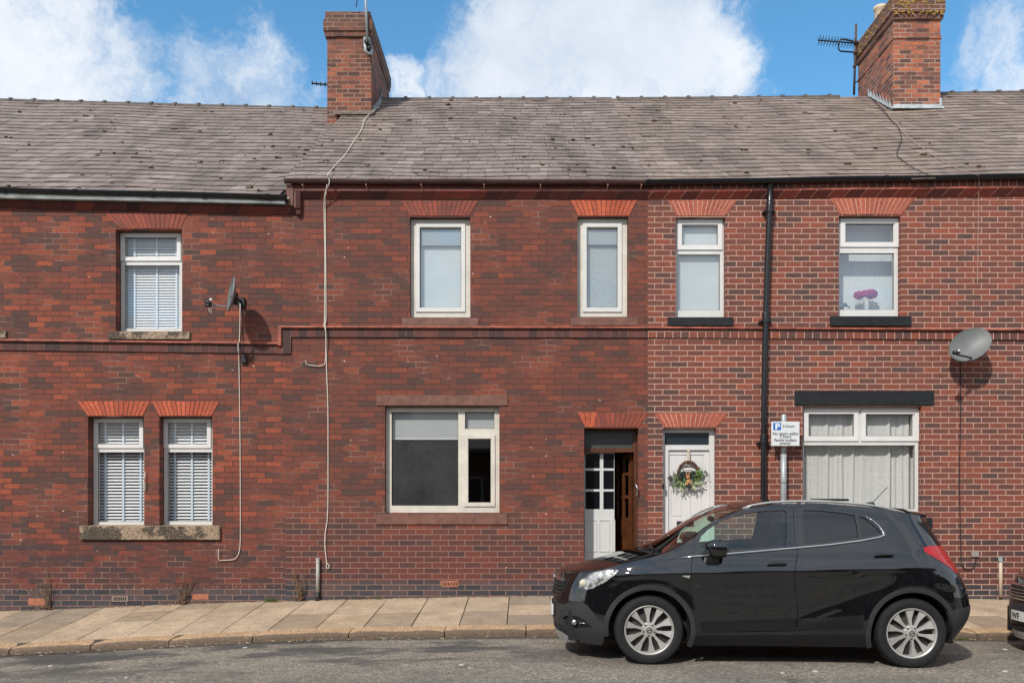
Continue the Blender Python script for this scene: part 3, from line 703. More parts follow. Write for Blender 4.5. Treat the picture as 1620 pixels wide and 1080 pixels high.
for a in ((636, 502, 757, 516), (903, 501, 1009, 515)): block(hm, 'sill', M_stone_brown, *a, -.012, .15, .006, .01)
block(hm, 'sill', M_stone_brown, 596, 811, 803, 829, -.02, .16, .006, .02)
# gutter and corbelled courses
def fri(par, mat, x0, yt0, yb0, x1, yt1, yb1, Y0=-.05, nm='frieze'):
    X0, X1 = WX(x0), WX(x1)
    return MB().hexa([(X0, Y0, WZ(yb0)), (X1, Y0, WZ(yb1)), (X1, .03, WZ(yb1)), (X0, .03, WZ(yb0)), (X0, Y0, WZ(yt0)), (X1, Y0, WZ(yt1)), (X1, .03, WZ(yt1)), (X0, .03, WZ(yt0))]).build(nm, mat, par, bevel=.003)
fri(hm, M_frieze_old, 466.5, 290, 301, 1025, 291, 302.5)
slant(hm, M_corn_old, 477, 304.5, 315, 1025, 304.5, 315.5)
fri(hm, M_stone_brown, 466.5, 301, 304.5, 1025, 302.2, 304.8, -.075, 'cornice_edge')
MB().box(WX(455.5), WX(466.5), -.085, .03, WZ(328.5), WZ(295)).build('kneeler_stone', M_stone_brown, hm, bevel=.005)
MB().box(WX(466.5), WX(470), -.07, .03, WZ(331), WZ(301)).build('cornice_return', M_stone_brown, hm)
MB().prism([(-.08, WZ(304)), (.02, WZ(304)), (.02, WZ(341)), (-.06, WZ(341))], WX(470), WX(477.2), 'X').build('cornice_return', M_corn_old, hm)
gm_ = gutter(hm, 449, 283.5, 1023, 285.5, M_gut_brown, Yc=-.12, r_=.047, joints=(606, 864))
for bx in (480, 580, 667, 766, 855, 961, 1014):
    mbk = MB(); X = WX(bx, -.1); mbk.tube([(X, -.165, WZ(292, -.16)), (X, -.09, WZ(296, -.09)), (X, -.052, WZ(301, -.05)), (X + .02, -.06, WZ(304, -.05))], .007, 5)
    mbk.build('gutter_bracket', M_joint_pale, gm_)
eave_m = ez([(400, 287), (449, 286), (1022, 287.5), (1200, 287)])
def skl(x, t): return False
rm, Pm = slates(hm, 'roof', M_slate, XL, XM, eave_m, ridge_all, YE, YR, rows=26, seed=21)
ridge_tiles(hm, -2.9, XM, ridge_all, YR, .478)
moss(rm, Pm, XL + .1, XM, 48, 6)
# front door: dark transom, open doorway with a white storm door folded back and a varnished inner door
yd = .2; X0, X1 = WX(924), WX(1010); ZF = .34
holes_panel(MB(), X0 + .004, X1 - .004, ZF, WZ(677) - .004, [(X0 + .02, WX(1003, yd), ZF + .02, WZ(715, yd)), (X0 + .02, WX(1001, yd), WZ(708.5, yd), WZ(680.5, yd))], yd, yd + .09).build('door_frame', M_wood, hm, bevel=.004)
MB().box(X0 + .01, X1 - .02, yd + .03, yd + .035, WZ(709, yd), WZ(680, yd)).build('fanlight', plain('shaded_grey_pane', (.06, .064, .06), .25), hm)  # doorway shade is mixed into the grey of this pane
MB().box(X0 - .3, X1 + .3, -.28, 1.3, zwall(WX(967)) - .2, ZF - .06).build('door_step', M_stone_brown, hm)
xs0, xs1 = WX(900, .3), WX(972, .3)
sd = MB(); hs = []
for a, b_ in ((926, 949), (954.5, 971.5)):
    for c_, d_ in ((717, 740.5), (744, 773.5), (777, 805)): hs.append((WX(a, .3), WX(b_, .3), WZ(d_, .3), WZ(c_, .3)))
holes_panel(sd, xs0, xs1, ZF + .01, WZ(714, .3), hs, .3, .335)
dd = sd.build('storm_door', M_door_grey, hm, bevel=.003)
pg = MB()
for h in hs: pg.add([(h[0], .32, h[2]), (h[1], .32, h[2]), (h[1], .32, h[3]), (h[0], .32, h[3])], [(0, 1, 2, 3)])
pg.build('pane', plain('black_pane', (.006, .007, .009), .15), dd)
pm = MB()
for a, b_ in ((925, 944), (947.5, 964.5), (968, 973)): 
    A, B = WX(a, .3), WX(b_, .3); m0 = holes_panel(pm, A, B, WZ(872, .3), WZ(821.5, .3), [(A + .012, B - .012, WZ(872, .3) + .012, WZ(821.5, .3) - .012)], .29, .2995)
pm.build('door_panel', M_door_grey, dd)
# varnished glazed door standing open inside, hinged at the right
hx0, hx1 = WX(1002, .3), 0
ang = R(38); Lw = .62
dmb = MB(); hs2 = []
for i in range(3):
    for c_, d_ in ((724, 747), (752, 783), (788, 818)):
        hs2.append((.08 + i * .165, .08 + i * .165 + .125, WZ(d_, .5), WZ(c_, .5)))
holes_panel(dmb, 0, Lw, ZF + .02, WZ(717, .4), hs2, -.02, .02)
gp = MB()
for h in hs2: gp.add([(h[0], 0, h[2]), (h[1], 0, h[2]), (h[1], 0, h[3]), (h[0], 0, h[3])], [(0, 1, 2, 3)])
bot = MB()
for i in range(3): A = .08 + i * .165; holes_panel(bot, A, A + .125, WZ(862, .5), WZ(826, .5), [(A + .012, A + .113, WZ(862, .5) + .012, WZ(826, .5) - .012)], -.03, -.0205)
mat4 = Matrix.Translation((WX(1001, .31), .32, 0)) @ Matrix.Rotation(R(180) - R(62), 4, 'Z')
for q in (dmb, gp, bot): q.v = [mat4 @ v for v in q.v]
do = dmb.build('inner_door', M_wood, hm, bevel=.003); gp.build('pane', M_glass, do); bot.build('door_panel', M_wood, do)
MB().tube([W(1003, 768, -.02), W(1006, 766, -.06), W(1008.5, 772, -.06), W(1008, 781, -.05), W(1005, 784, -.02)], .012, 6).build('door_handle', M_chrome, hm, smooth=True)
o_ = MB().box(WX(698), WX(725), -.005, .02, WZ(928), WZ(918)).build('air_vent', M_terra, hm, bevel=.003)
mh = MB()
for i in range(6):
    X = WX(701 + i * 4.2); mh.box(X - .008, X + .008, -.007, -.0052, WZ(925.5), WZ(920.5))
mh.build('vent_slot', M_room_dark, o_)
MB().prism([(WX(383), WZ(574)), (WX(391), WZ(574)), (WX(390), WZ(563)), (WX(387), WZ(559)), (WX(384), WZ(563))], -.05, .0).build('lamp_bracket', M_black, hl, bevel=.003)
# ================================================================ right house
hr = empty('terraced_house', ((XM + XR2) / 2, 0, 0), 'red brick house with crisp pale mortar, black painted sills and a white front door', 'house', 'terraced houses of the street')
w4 = (1069, 343.5, 1147.5, 502); w5 = (1327, 342, 1425, 501); w6 = (1270, 642, 1458, 818); dw = (1048.5, 677, 1133, 935)
ZTR = WZ(298)
holes_panel(MB(), XM, XR2, -.8, ZTR, [hole(w4), hole(w5), hole(w6), hole(dw)], 0, .26).build('wall', M_new, hr)
shell(hr, XM, XR2, ZTR, 3.2)
win(hr, w4, .09, [(1079, 357, 1135.5, 387.5), (1072.5, 402.5, 1139, 491)], [(1071.5, 348.5, 1142.5, 395.5, 7)], ('sheet', M_film_pale), gmat=M_glass_hi, fmat=M_pvc)
win(hr, w5, .09, [(1337, 354.5, 1413.5, 383.5), (1328.5, 400.5, 1414.5, 490)], [(1329, 346, 1422.5, 391, 7.5)], None, gmat=M_glass_hi, fmat=M_pvc)
M_backing = plain('bright_room_backing', (.78, .78, .75), .8)
MB().box(WX(1322), WX(1432), .36, .37, WZ(510), WZ(325)).build('window_backing', M_backing, hr)
win(hr, w6, .1, [(1278, 654, 1351, 689.5), (1370, 655, 1444, 689.5), (1272, 704, 1447.5, 805)], [(1271.5, 647.5, 1357.5, 697.5, 7), (1362, 647.5, 1453.5, 697.5, 7)],
    ('curtain', [(1268, 1300, .004, 16), (1296, 1364, .014, 23), (1350, 1402, .004, 13), (1390, 1462, .026, 19)]), fmat=M_pvc)
MB().box(WX(1262), WX(1470), .45, .46, WZ(822), WZ(640)).build('window_backing', plain('grey_backcloth', (.2, .2, .19), .9), hr)
arch(hr, 1056, 1167, 317, 1070, 1148, 341.5, 14, M_arch_new, M_joint_pale)
arch(hr, 1313, 1449, 313, 1328, 1427, 339.5, 17, M_arch_new, M_joint_pale)
arch(hr, 1035, 1152, 653, 1050, 1134, 675.5, 14, M_arch_new, M_joint_pale)
for a in ((1056, 501, 1159, 516), (1313, 499.5, 1440, 516)): block(hr, 'sill', M_stone_black, *a, -.04, .15, .006, .012)
block(hr, 'lintel', M_stone_black, 1257, 618, 1477, 641, -.02, .03, .005)
block(hr, 'sill', M_stone_black, 1255, 817, 1474, 836, -.03, .16, .006, .015)
fri(hr, M_headers, 1025, 291, 302.5, 1660, 283.5, 297)
slant(hr, M_corn_new, 1025, 305.5, 316, 1660, 299, 310)
fri(hr, M_roll, 1025, 302.5, 305.5, 1660, 297, 299.3, -.075, 'cornice_edge')
gr_ = gutter(hr, 1021, 285.5, 1700, 274.5, M_gut_black, Yc=-.12, r_=.054, joints=(1027, 1400))
eave_r = ez([(1022, 287), (1225, 286.5), (1620, 278), (1700, 277)])
rr_, Pr = slates(hr, 'roof', M_slate_r, XM, XR2, eave_r, ridge_all, YE, YR, rows=26, seed=31)
ridge_tiles(hr, XM + .1, XR2 - .7, ridge_all, YR, .478)
moss(rr_, Pr, XM, XR2, 36, 8)
# downpipe
def downpipe(par):
    Yp = -.09; pts = [W(1218.5, 291, -.1), W(1217.5, 325, Yp), W(1214, 420, Yp), W(1211, 520, Yp), W(1208.5, 640, Yp), W(1207.5, 800, Yp), W(1207.5, 938, Yp)]
    o = MB().tube(pts, .04, 14).build('downpipe', M_gut_black, par, smooth=True)
    for (x, y) in ((1217.5, 331), (1211.5, 505), (1208.2, 697), (1207.5, 880)):
        p = W(x, y, Yp); mc = MB(); mc.tube([p + Vector((0, 0, .09)), p + Vector((0, 0, .06)), p + Vector((0, 0, -.05)), p + Vector((0, 0, -.055))], .05, 12, rr=[.048, .053, .053, .044])
        mc.box(p.x - .085, p.x + .085, Yp + .02, -.001, p.z - .045, p.z - .01); mc.ball(p + Vector((-.075, .02, -.03)), .018); mc.ball(p + Vector((.075, .02, -.03)), .018)
        mc.build('pipe_collar', M_gut_black, o, smooth=True, auto=40)
    return o
downpipe(hr)
# white door
yd = .1; X0, X1 = WX(1048.5), WX(1133)
holes_panel(MB(), X0 + .004, X1 - .004, ZF - .02, WZ(677) - .004, [(WX(1057.5, yd), WX(1122.5, yd), ZF, WZ(711.5, yd)), (WX(1051.5, yd), WX(1122, yd), WZ(703.5, yd), WZ(684, yd))], yd, yd + .09).build('door_frame', M_door_white, hr, bevel=.004)
MB().box(WX(1051, yd), WX(1122.5, yd), yd + .03, yd + .035, WZ(704, yd), WZ(683.5, yd)).build('fanlight', plain('dark_blue_glass', (.018, .028, .036), .12, coat=.5), hr)
dl = MB(); yl = yd + .03; rec = [(1059, 719, 1086.5, 770), (1091.5, 719, 1114, 770), (1061.5, 776.5, 1080.5, 818), (1092.5, 776.5, 1112, 818)]
hs = [(WX(a, yl), WX(c, yl), WZ(d, yl), WZ(b_, yl)) for a, b_, c, d in rec]
holes_panel(dl, WX(1057.8, yd), WX(1122.3, yd), ZF + .003, WZ(712, yd), hs, yl, yl + .03)
do = dl.build('front_door', M_door_white, hr, bevel=.005)
pm = MB()
for h in hs: pm.add([(h[0], yl + .012, h[2]), (h[1], yl + .012, h[2]), (h[1], yl + .012, h[3]), (h[0], yl + .012, h[3])], [(0, 1, 2, 3)]); holes_panel(pm, h[0] + .02, h[1] - .02, h[2] + .02, h[3] - .02, [], yl + .004, yl + .0115)
pm.build('door_panel', M_door_white, do, bevel=.003)
MB().box(WX(1073), WX(1100), yl - .012, yl - .001, WZ(832, yl), WZ(824, yl)).build('letter_plate', M_black, do, bevel=.003)
MB().box(WX(1047.5), WX(1051), -.01, .09, WZ(773), WZ(765)).build('hinge', M_black, hr)
MB().box(X0 - .1, X1 + .1, -.2, .3, .0, ZF - .025).build('door_step', M_stone_black, hr)
# ================================================================ next house beyond
hn = empty('terraced_house', (9.6, 0, 0), 'narrow sliver of the next brick house at the right edge beyond the tall chimney', 'house', 'terraced houses of the street')
holes_panel(MB(), XR2, 12.3, -.8, ZTR + .02, [], 0.001, .26).build('wall', M_old if False else M_new, hn)
shell(hn, XR2, 12.3, ZTR, 3.2)
rn, Pn = slates(hn, 'roof', M_slate_r, XR2, 12.3, eave_r, ridge_all, YE, YR, rows=26, seed=41)
ridge_tiles(hn, XR2 + .6, 12.3, ridge_all, YR, .478)
fri(hn, M_headers, 1660.5, 283.5, 297, 2180, 283.5, 297); slant(hn, M_corn_new, 1660.5, 299, 310, 2180, 299, 310); fri(hn, M_roll, 1660.5, 297, 299.3, 2180, 297, 299.3, -.075, 'cornice_edge')
gutter(hn, 1701, 274.5, 2195, 274.5, M_gut_black, Yc=-.12, r_=.054)
zr_ = ridge_all(12.3) - .03; ze_ = eave_r(12.3) - .04
MB().prism([(.27, -.8), (2 * YR - .05, -.8), (2 * YR - .05, ze_ - .2), (YR, zr_ - .02), (.27, ze_ + .1)], 12.05, 12.29, 'X').build('gable_wall', M_new, hn)
# string course (stepped where the terrace steps)
def string(par, xa, ya, xb, yb, ho=5, hb=12, bm=M_band_old):
    a0, a1 = WX(xa), WX(xb)
    def bar(t0, b0, t1, b1, Y0, nm, mat): MB().hexa([(a0, Y0, WZ(b0)), (a1, Y0, WZ(b1)), (a1, .01, WZ(b1)), (a0, .01, WZ(b0)), (a0, Y0, WZ(t0)), (a1, Y0, WZ(t1)), (a1, .01, WZ(t1)), (a0, .01, WZ(t0))]).build(nm, mat, par, bevel=.006 if nm == 'string_course' else .003)
    bar(ya, ya + ho * .55, yb, yb + ho * .55, -.06, 'string_course', M_roll); bar(ya + ho * .55 + .1, ya + ho, yb + ho * .55 + .1, yb + ho, -.04, 'string_course', M_band_old)
    bar(ya + ho + .1, ya + ho + hb, yb + ho + .1, yb + ho + hb, -.022, 'string_band', bm)
string(hl, -500, 531, 441, 542.5); string(hm, 441.5, 516.5, 1025, 517.5); string(hr, 1025, 517.5, 1611, 521, bm=M_headers); string(hn, 1611, 521, 2175, 524, bm=M_headers)
MB().box(WX(441), WX(446.5), -.058, .01, WZ(547.5), WZ(519.5)).build('string_course', M_roll, hm, bevel=.006)
MB().box(WX(446.6), WX(461), -.024, .01, WZ(560), WZ(522)).build('string_band', M_band_old, hm, bevel=.003)
MB().box(WX(441), WX(461), -.0225, .01, WZ(560), WZ(547.6)).build('string_band', M_band_old, hm, bevel=.003)

# ---------------------------------------------------------------- chimneys (depth of the front face YCH)
YCH = 4.0
def C(px, py, Y=YCH): return WX(px, Y), WZ(py, Y)
def chim(par, xs, xe, ysh, ybot, bands, L, mat):
    X0, X1 = WX(xs, YCH), WX(xe, YCH); mb = MB(); mb.box(X0, X1, YCH, YCH + L, WZ(ybot, YCH) - .8, WZ(ysh, YCH))
    for (a, b_, t, bo, p) in bands:
        A, B = WX(a, YCH - p), WX(b_, YCH - p); e = min(X0 - A, .09)
        mb.box(A, B, YCH - p, YCH + L + p, WZ(bo, YCH), WZ(t, YCH))
    return mb.build('chimney', mat, par, bevel=.008)
c1 = chim(hm, 517.5, 587.5, 59, 186, [(513.5, 588.5, 51, 59.2, .045), (511, 589, 33.5, 51.5, .07), (514, 586, 21, 34, .05)], 2.2, M_chl)
X0, X1 = WX(514.5, YCH), WX(585, YCH); MB().box(X0, X1, YCH - .03, YCH + 2.2, WZ(21.2, YCH), WZ(19.5, YCH)).build('cement_cap', M_render, c1, bevel=.01)
c2 = chim(hr, 1413.5, 1488, 31, 172, [(1413, 1490, 57, 62, .016), (1412, 1493, 22, 31.5, .045), (1411, 1496, 4, 22.5, .08), (1411, 1496, -3, 4.5, .06)], 1.75, M_chr)
X0, X1 = WX(1411, YCH), WX(1495, YCH)
mbp = MB().lathe([(.1, 0), (.14, 0), (.15, .05), (.125, .08), (.115, .5), (.14, .52), (.14, .58), (.1, .58)], (WX(1393, 5.35), 5.35, WZ(-3, YCH)), 'Z', 18)
pt = mbp.build('chimney_pot', M_pot, c2, smooth=True)
# lichen crust and lead
ml = MB(); rq = random.Random(4)
for _ in range(80):
    x_ = rq.uniform(1412, 1494); y_ = rq.choice([rq.gauss(3, 4), rq.gauss(20, 2)]) ; p = W(x_, max(-2, min(22, y_)), YCH - .085)
    ml.ball(p, rq.uniform(.01, .04), .008, rq.uniform(.008, .02), 6, 4)
for _ in range(70):
    yy = rq.uniform(YCH, YCH + 1.7); p = Vector((WX(1411, YCH - .08) - .003, yy, WZ(rq.uniform(-2, 22), YCH))); ml.ball(p, .008, rq.uniform(.01, .05), rq.uniform(.01, .025), 6, 4)
tag(ml.build('lichen', M_lichen, c2), kind='stuff')
def leadline(par, X, P_, flip, mat, n=8, tall=.16, w=.06):
    mb = MB(); eave, ridg = P_
    for i in range(n):
        t = (YCH - YE) / (YR - YE) + (1 - (YCH - YE) / (YR - YE)) * i / n; tt = t + (1 - t) * .0 + .028
        a = roofp(X, t); b_ = roofp(X, min(1, t + .033))
        o = -.012 if flip else .012
        mb.add([a + Vector((o, 0, .0)), b_ + Vector((o, 0, 0)), b_ + Vector((o * 1.5, -.01, tall)), a + Vector((o, 0, .03)), a + Vector((o * 5, -.02, .012)), b_ + Vector((o * 5, -.02, .012))], [(0, 1, 2, 3), (0, 4, 5, 1)])
    return mb.build('lead_flashing', mat, par)
def roofp(x, t): return Vector((x, YE + (YR - YE) * t, (eave_m(x) if x < XM else eave_r(x)) * (1 - t) + ridge_all(x) * t))
leadline(c1, WX(587.5, YCH), (eave_m, ridge_all), False, M_lead_pale, 7, .12)
leadline(c2, WX(1413.5, YCH), (eave_r, ridge_all), True, M_lead_pale, 8, .17)
def apron(par, xa, xb, mat, hgt=.09, ext=.1, off=0.):
    A, B = WX(xa, YCH), WX(xb, YCH); t = (YCH - YE) / (YR - YE); z = roofp((A + B) / 2, t).z + off; mb = MB()
    mb.hexa([(A, YCH - .012, z), (B, YCH - .012, z), (B, YCH - .001, z), (A, YCH - .001, z), (A, YCH - .012, z + hgt), (B, YCH - .012, z + hgt), (B, YCH - .001, z + hgt), (A, YCH - .001, z + hgt)])
    mb.hexa([(A - .05, YCH - ext - .06, z - ext * .68 - .02), (B + .05, YCH - ext - .06, z - ext * .68 - .02), (B + .05, YCH - .01, z + .0), (A - .05, YCH - .01, z), (A - .05, YCH - ext - .06, z - ext * .68 + .02), (B + .05, YCH - ext - .06, z - ext * .68 + .02), (B + .05, YCH - .01, z + .03), (A - .05, YCH - .01, z + .03)])
    return mb.build('lead_apron', mat, par)
apron(c1, 533, 589, M_render, .05, .12); apron(c2, 1413, 1486, M_lead_pale, .07, .04, .01)
MB().box(WX(1486, YCH), WX(1489, YCH), YCH - .02, YCH, WZ(168, YCH), WZ(156, YCH)).build('lead_flashing', M_lead_pale, c2)
# ================================================================ aerials, dishes, cables, pipes, sign, plants
def thing_mesh(mb, name, mat, label, cat, group=None, smooth=True, org=None, auto=40):
    return tag(mb.build(name, mat, smooth=smooth, org=org, auto=auto), label, cat, group)
# pole on the left chimney
t = empty('tv_aerial', W(581, 60, YCH - .1), 'pale aerial pole clamped to the front of the left chimney', 'aerial')
MB().tube([W(577.5, -60, YCH - .12), W(578.5, 0, YCH - .12), W(581, 64, YCH - .12)], .023, 10).build('pole', M_galv, t, smooth=True)
MB().tube([W(577.5, 60, YCH - .16), W(578, 80, YCH - .18), W(581, 85, YCH - .16), W(587, 85, YCH - .1), W(587.5, 79, YCH - .03)], .03, 8).build('pole_bend', M_galv, t, smooth=True)
mb = MB(); mb.box(*[WX(v, YCH) for v in (576, 588)], YCH - .13, YCH - .001, WZ(80, YCH), WZ(64, YCH)); mb.ball(W(580, 66, YCH - .2), .05, .04, .06); mb.ball(W(584, 76, YCH - .17), .04)
mb.build('bracket', M_black, t, bevel=.01)
mb = MB().tube([W(530, -30, YCH - .3), W(577, -22, YCH - .12)], .012, 6); mb.tube([W(569, -25, YCH - .12), W(563.5, 12, YCH - .12)], .009, 6)
mb.build('antenna_rod', M_black, t, smooth=True)
# far antenna tip showing left of the chimney
t = empty('tv_aerial', W(520, 133, 7.4), 'small dark antenna boom showing just left of the left chimney', 'aerial')
MB().tube([W(493, 132, 7.4), W(545, 136.5, 7.4)], .02, 6).build('boom', M_black, t); MB().tube([W(545, 130, 7.4), W(545, 230, 7.4)], .02, 6).build('mast', M_black, t)
mb = MB()
for x_, y_ in ((494, 132), (501, 133), (507.5, 134), (514.5, 134.5)): mb.tube([W(x_, y_ - 3.8, 7.4), W(x_, y_ + 2.5, 7.4)], .014, 5)
mb.build('element', M_black, t)
# right aerial with boom, dipole and mast
YA = 5.6
t = empty('tv_aerial', W(1352, 148, YA), 'rusty aerial mast with long pointed antenna boom beside the right chimney', 'aerial')
M_rust = plain('rusty_mast', (.075, .045, .04), .7, var=.3)
MB().tube([W(1354.5, 38.5, YA), W(1351, 150, YA)], .025, 8).build('mast', M_rust, t, smooth=True)
MB().tube([W(1294, 64, YA), W(1360, 69.5, YA)], .014, 6).build('boom', M_black, t)
mb = MB()
for i in range(13):
    x_ = 1296 + i * 4.6; y_ = 64.2 + i * .42; p = W(x_, y_, YA); mb.tube([p + Vector((-.02, -.16, .02)), p + Vector((.025, .16, -.02))], .007, 5)
    mb.tube([p + Vector((-.035, -.02, .05)), p + Vector((.015, .02, -.05))], .006, 4)
mb.build('element', M_black, t)
mb = MB().tube([W(1353, 83, YA), W(1330, 81.5, YA), W(1326.5, 78, YA), W(1326.5, 67, YA), W(1330, 62.5, YA), W(1337, 62.5, YA), W(1353, 67, YA)], .016, 6)
mb.build('dipole_loop', M_black, t, smooth=True)
for x_, y_, r_ in ((1353.5, 67, .05), (1353, 83, .05), (1351.5, 105, .035)): MB().ball(W(x_, y_, YA - .02), r_).build('clamp', M_rust, t)
MB().tube([W(1351, 134, YA), W(1362, 122, YA)], .012, 5).build('stay', M_rust, t)

# satellite dishes
def dish(name, label, c, normal, rx, rz, arm_end, roll=0., cup=.07):
    t = empty(name, c, label, 'satellite dish', 'satellite dishes on the fronts')
    nrm_ = Vector(normal).normalized(); q = nrm_.to_track_quat('Z', 'Y').to_matrix().to_4x4(); M = Matrix.Translation(c) @ q @ Matrix.Rotation(roll, 4, 'Z')
    prof = [(0.001, -cup), (.25, -cup * .93), (.5, -cup * .74), (.75, -cup * .42), (.93, -cup * .12), (1., 0), (1.025, -.006), (1.03, -.02), (1., -.022), (.75, -cup * .42 - .012), (.5, -cup * .74 - .012), (.001, -cup - .012)]
    mb = MB(); mb.rings([[M @ Vector((r_ * rx * math.cos(a), r_ * rz * math.sin(a), h)) for a in [2 * math.pi * k / 40 for k in range(40)]] for r_, h in prof])
    mb.build('reflector', M_dish, t, smooth=True, auto=50)
    return t, M
c = W(1535.2, 544.5, -.3)
t, M = dish('satellite_dish', 'large grey satellite dish on the right house tilted towards the street', c, (.10, -.9, .3), .295, .225, None, R(0))
# roll: long axis from lower left to upper right
bpy.data.objects.remove(t.children[0])
nr = Vector((-.28, -.88, .3)).normalized(); q = nr.to_track_quat('Z', 'Y').to_matrix().to_4x4(); M = Matrix.Translation(c) @ q @ Matrix.Rotation(R(-142), 4, 'Z')
prof = [(0.001, -.06), (.25, -.056), (.5, -.044), (.75, -.025), (.93, -.008), (1., 0), (1.03, -.006), (1.035, -.02), (1., -.024), (.5, -.06), (.001, -.075)]
MB().rings([[M @ Vector((r_ * .295 * math.cos(a), r_ * .222 * math.sin(a), h)) for a in [2 * math.pi * k / 40 for k in range(40)]] for r_, h in prof]).build('reflector', M_dish, t, smooth=True, auto=50)
YL = -.58
MB().tube([W(1537, 566, -.36), W(1524, 563, -.5), W(1514, 561, YL)], .013, 6).build('arm', M_black, t)
mb = MB().tube([W(1509, 558, YL), W(1517, 556, YL + .03)], .03, 10); mb.ball(W(1516.5, 554, YL - .02), .02)
mb.build('receiver_head', M_black, t, smooth=True); MB().ball(W(1517, 554.5, YL - .03), .021).build('receiver_cap', M_pvc, t, smooth=True)
MB().tube([c - nr * -.0 - nr * .07, c + Vector((0, .16, -.02)), Vector((c.x, -.002, c.z - .1))], .022, 8).build('wall_bracket', M_galv, t)
c = W(364, 465, -.44)
t = empty('satellite_dish', c, 'small dark satellite dish seen edge-on beside the left upper window', 'satellite dish', 'satellite dishes on the fronts')
nr = Vector((-.97, -.5, .15)).normalized(); q = nr.to_track_quat('Z', 'Y').to_matrix().to_4x4(); M = Matrix.Translation(c) @ q
MB().rings([[M @ Vector((r_ * .2 * math.cos(a), r_ * .235 * math.sin(a), h)) for a in [2 * math.pi * k / 40 for k in range(40)]] for r_, h in prof]).build('reflector', M_dish, t, smooth=True, auto=50)
lp = W(330, 479, -.66)
MB().tube([W(362, 486, -.45), W(348, 484, -.55), lp], .01, 6).build('arm', M_galv, t)
mb = MB().tube([lp + Vector((-.05, 0, .03)), lp + Vector((.035, .0, -.02))], .028, 8); mb.tube([lp + Vector((-.04, 0, -.03)), lp + Vector((.03, .0, -.04))], .025, 8)
mb.build('receiver_head', M_black, t, smooth=True); MB().ball(lp + Vector((.035, -.01, .04)), .022).build('receiver_cap', M_pvc, t, smooth=True)
MB().tube([lp + Vector((.0, 0, -.05)), lp + Vector((.01, 0, -.12)), lp + Vector((.04, 0, -.14)), lp + Vector((.03, 0, -.06)), W(352, 488, -.5)], .004, 4).build('lead_wire', M_cable_w, t)
mb = MB().tube([W(366, 470, -.36), W(372, 472, -.25), W(381, 476, -.02)], .018, 8); mb.box(WX(370, -.25), WX(376, -.25), -.3, -.22, WZ(482, -.25), WZ(463, -.25)); mb.box(WX(377), WX(388), -.05, -.001, WZ(486), WZ(471)); mb.ball(W(371, 466, -.3), .03)
mb.build('wall_bracket', M_black, t, bevel=.004)
# cables
def cable(pts, r_, mat, label, grp='cables on the fronts'):
    P_ = []
    for a, b_ in zip(pts, pts[1:]):
        for k in range(4): P_.append(Vector(a).lerp(Vector(b_), k / 4))
    P_.append(Vector(pts[-1]))
    sm = [P_[0]] + [(P_[i - 1] + P_[i] * 2 + P_[i + 1]) / 4 for i in range(1, len(P_) - 1)] + [P_[-1]]
    return tag(MB().tube(sm, r_, 6).build('cable', mat, smooth=True), label, 'cable', grp)
def on_roof(px, py, x_hint, lift=.03):
    """picture point -> point on the roof plane"""
    o = cam.location; d = Vector(((px - CX) / F, 1, (CY - py) / F)); lo, hi = D - .2, D + 5.4
    for _ in range(40):
        m_ = (lo + hi) / 2; p = o + d * m_; t_ = (p.y - YE) / (YR - YE)
        if p.z < roofp(p.x, min(1, t_)).z + lift: lo = m_
        else: hi = m_
        # ray rises slower than roof beyond intersection
        if (p.z < roofp(p.x, min(1, t_)).z + lift): hi = m_; lo = lo if lo < m_ else D - .2
    return o + d * hi
def roof_pt(px, py, lift=.03):
    o = cam.location; d = Vector(((px - CX) / F, 1, (CY - py) / F)); best = None
    s = D - .3
    while s < D + 5.6:
        p = o + d * s; t_ = (p.y - YE) / (YR - YE)
        if p.z < roofp(p.x, max(0, min(1, t_))).z + lift: return p
        s += .01
    return o + d * s
wl = [W(516.5, 300, -.09), W(514.5, 312, -.09), W(514.5, 320, -.015), W(515.5, 420, -.012), W(516, 506, -.012), W(514, 513, -.08), W(515, 520, -.08), W(516.5, 536, -.035), W(516.5, 580, -.012), W(519, 640, -.012), W(519, 800, -.012), W(517.5, 826, -.012),
      W(514, 845, -.03), W(514, 866, -.03), W(517, 890, -.02), W(521, 894, -.02), W(520, 899, -.02), W(516, 897, -.02), W(517, 890, -.03)]
cable([roof_pt(597, 158), roof_pt(601, 168), roof_pt(590, 176), roof_pt(577, 187), roof_pt(572, 205), roof_pt(558, 226), roof_pt(545, 247), roof_pt(530, 262), roof_pt(517, 277), W(520, 280, -.17), W(521.5, 288, -.185), W(518, 298, -.14)] + wl, .0068, M_cable_w,
      'long white cable from the left chimney down the roof and the middle wall')
cable([W(517.5, 292, -.17), W(513, 312, -.09), W(512.5, 330, -.02), W(514, 400, -.012), W(513.5, 505, -.012), W(512.5, 515, -.08), W(515.5, 524, -.075), W(515, 570, -.012), W(513.5, 577, -.015), W(505, 579, -.02), W(488, 577.5, -.02), W(484, 575, -.03), W(483.5, 570, -.04)], .006, M_cable_w,
      'short white cable ending in a hooked curl below the string course')
cable([W(380, 480, -.06), W(379, 540, -.012), W(376.5, 543, -.065), W(377, 556, -.065), W(378, 562, -.012), W(380, 700, -.012), W(380.5, 860, -.012), W(377.5, 877, -.015), W(371, 885, -.02), W(347, 886, -.02), W(345.5, 884, -.03), W(345.5, 868, -.05)], 0.006, M_cable_w,
      'white cable dropping from the edge-on dish to near the pavement')
cable([W(383, 486, -.02), W(384, 540, -.01), W(383, 548, -.06), W(384, 562, -.015)], .005, M_cable_b, 'thin black strand standing for the shadow of the white cable under the edge-on dish')  # cast shadow of the white cable, added as a dark strand
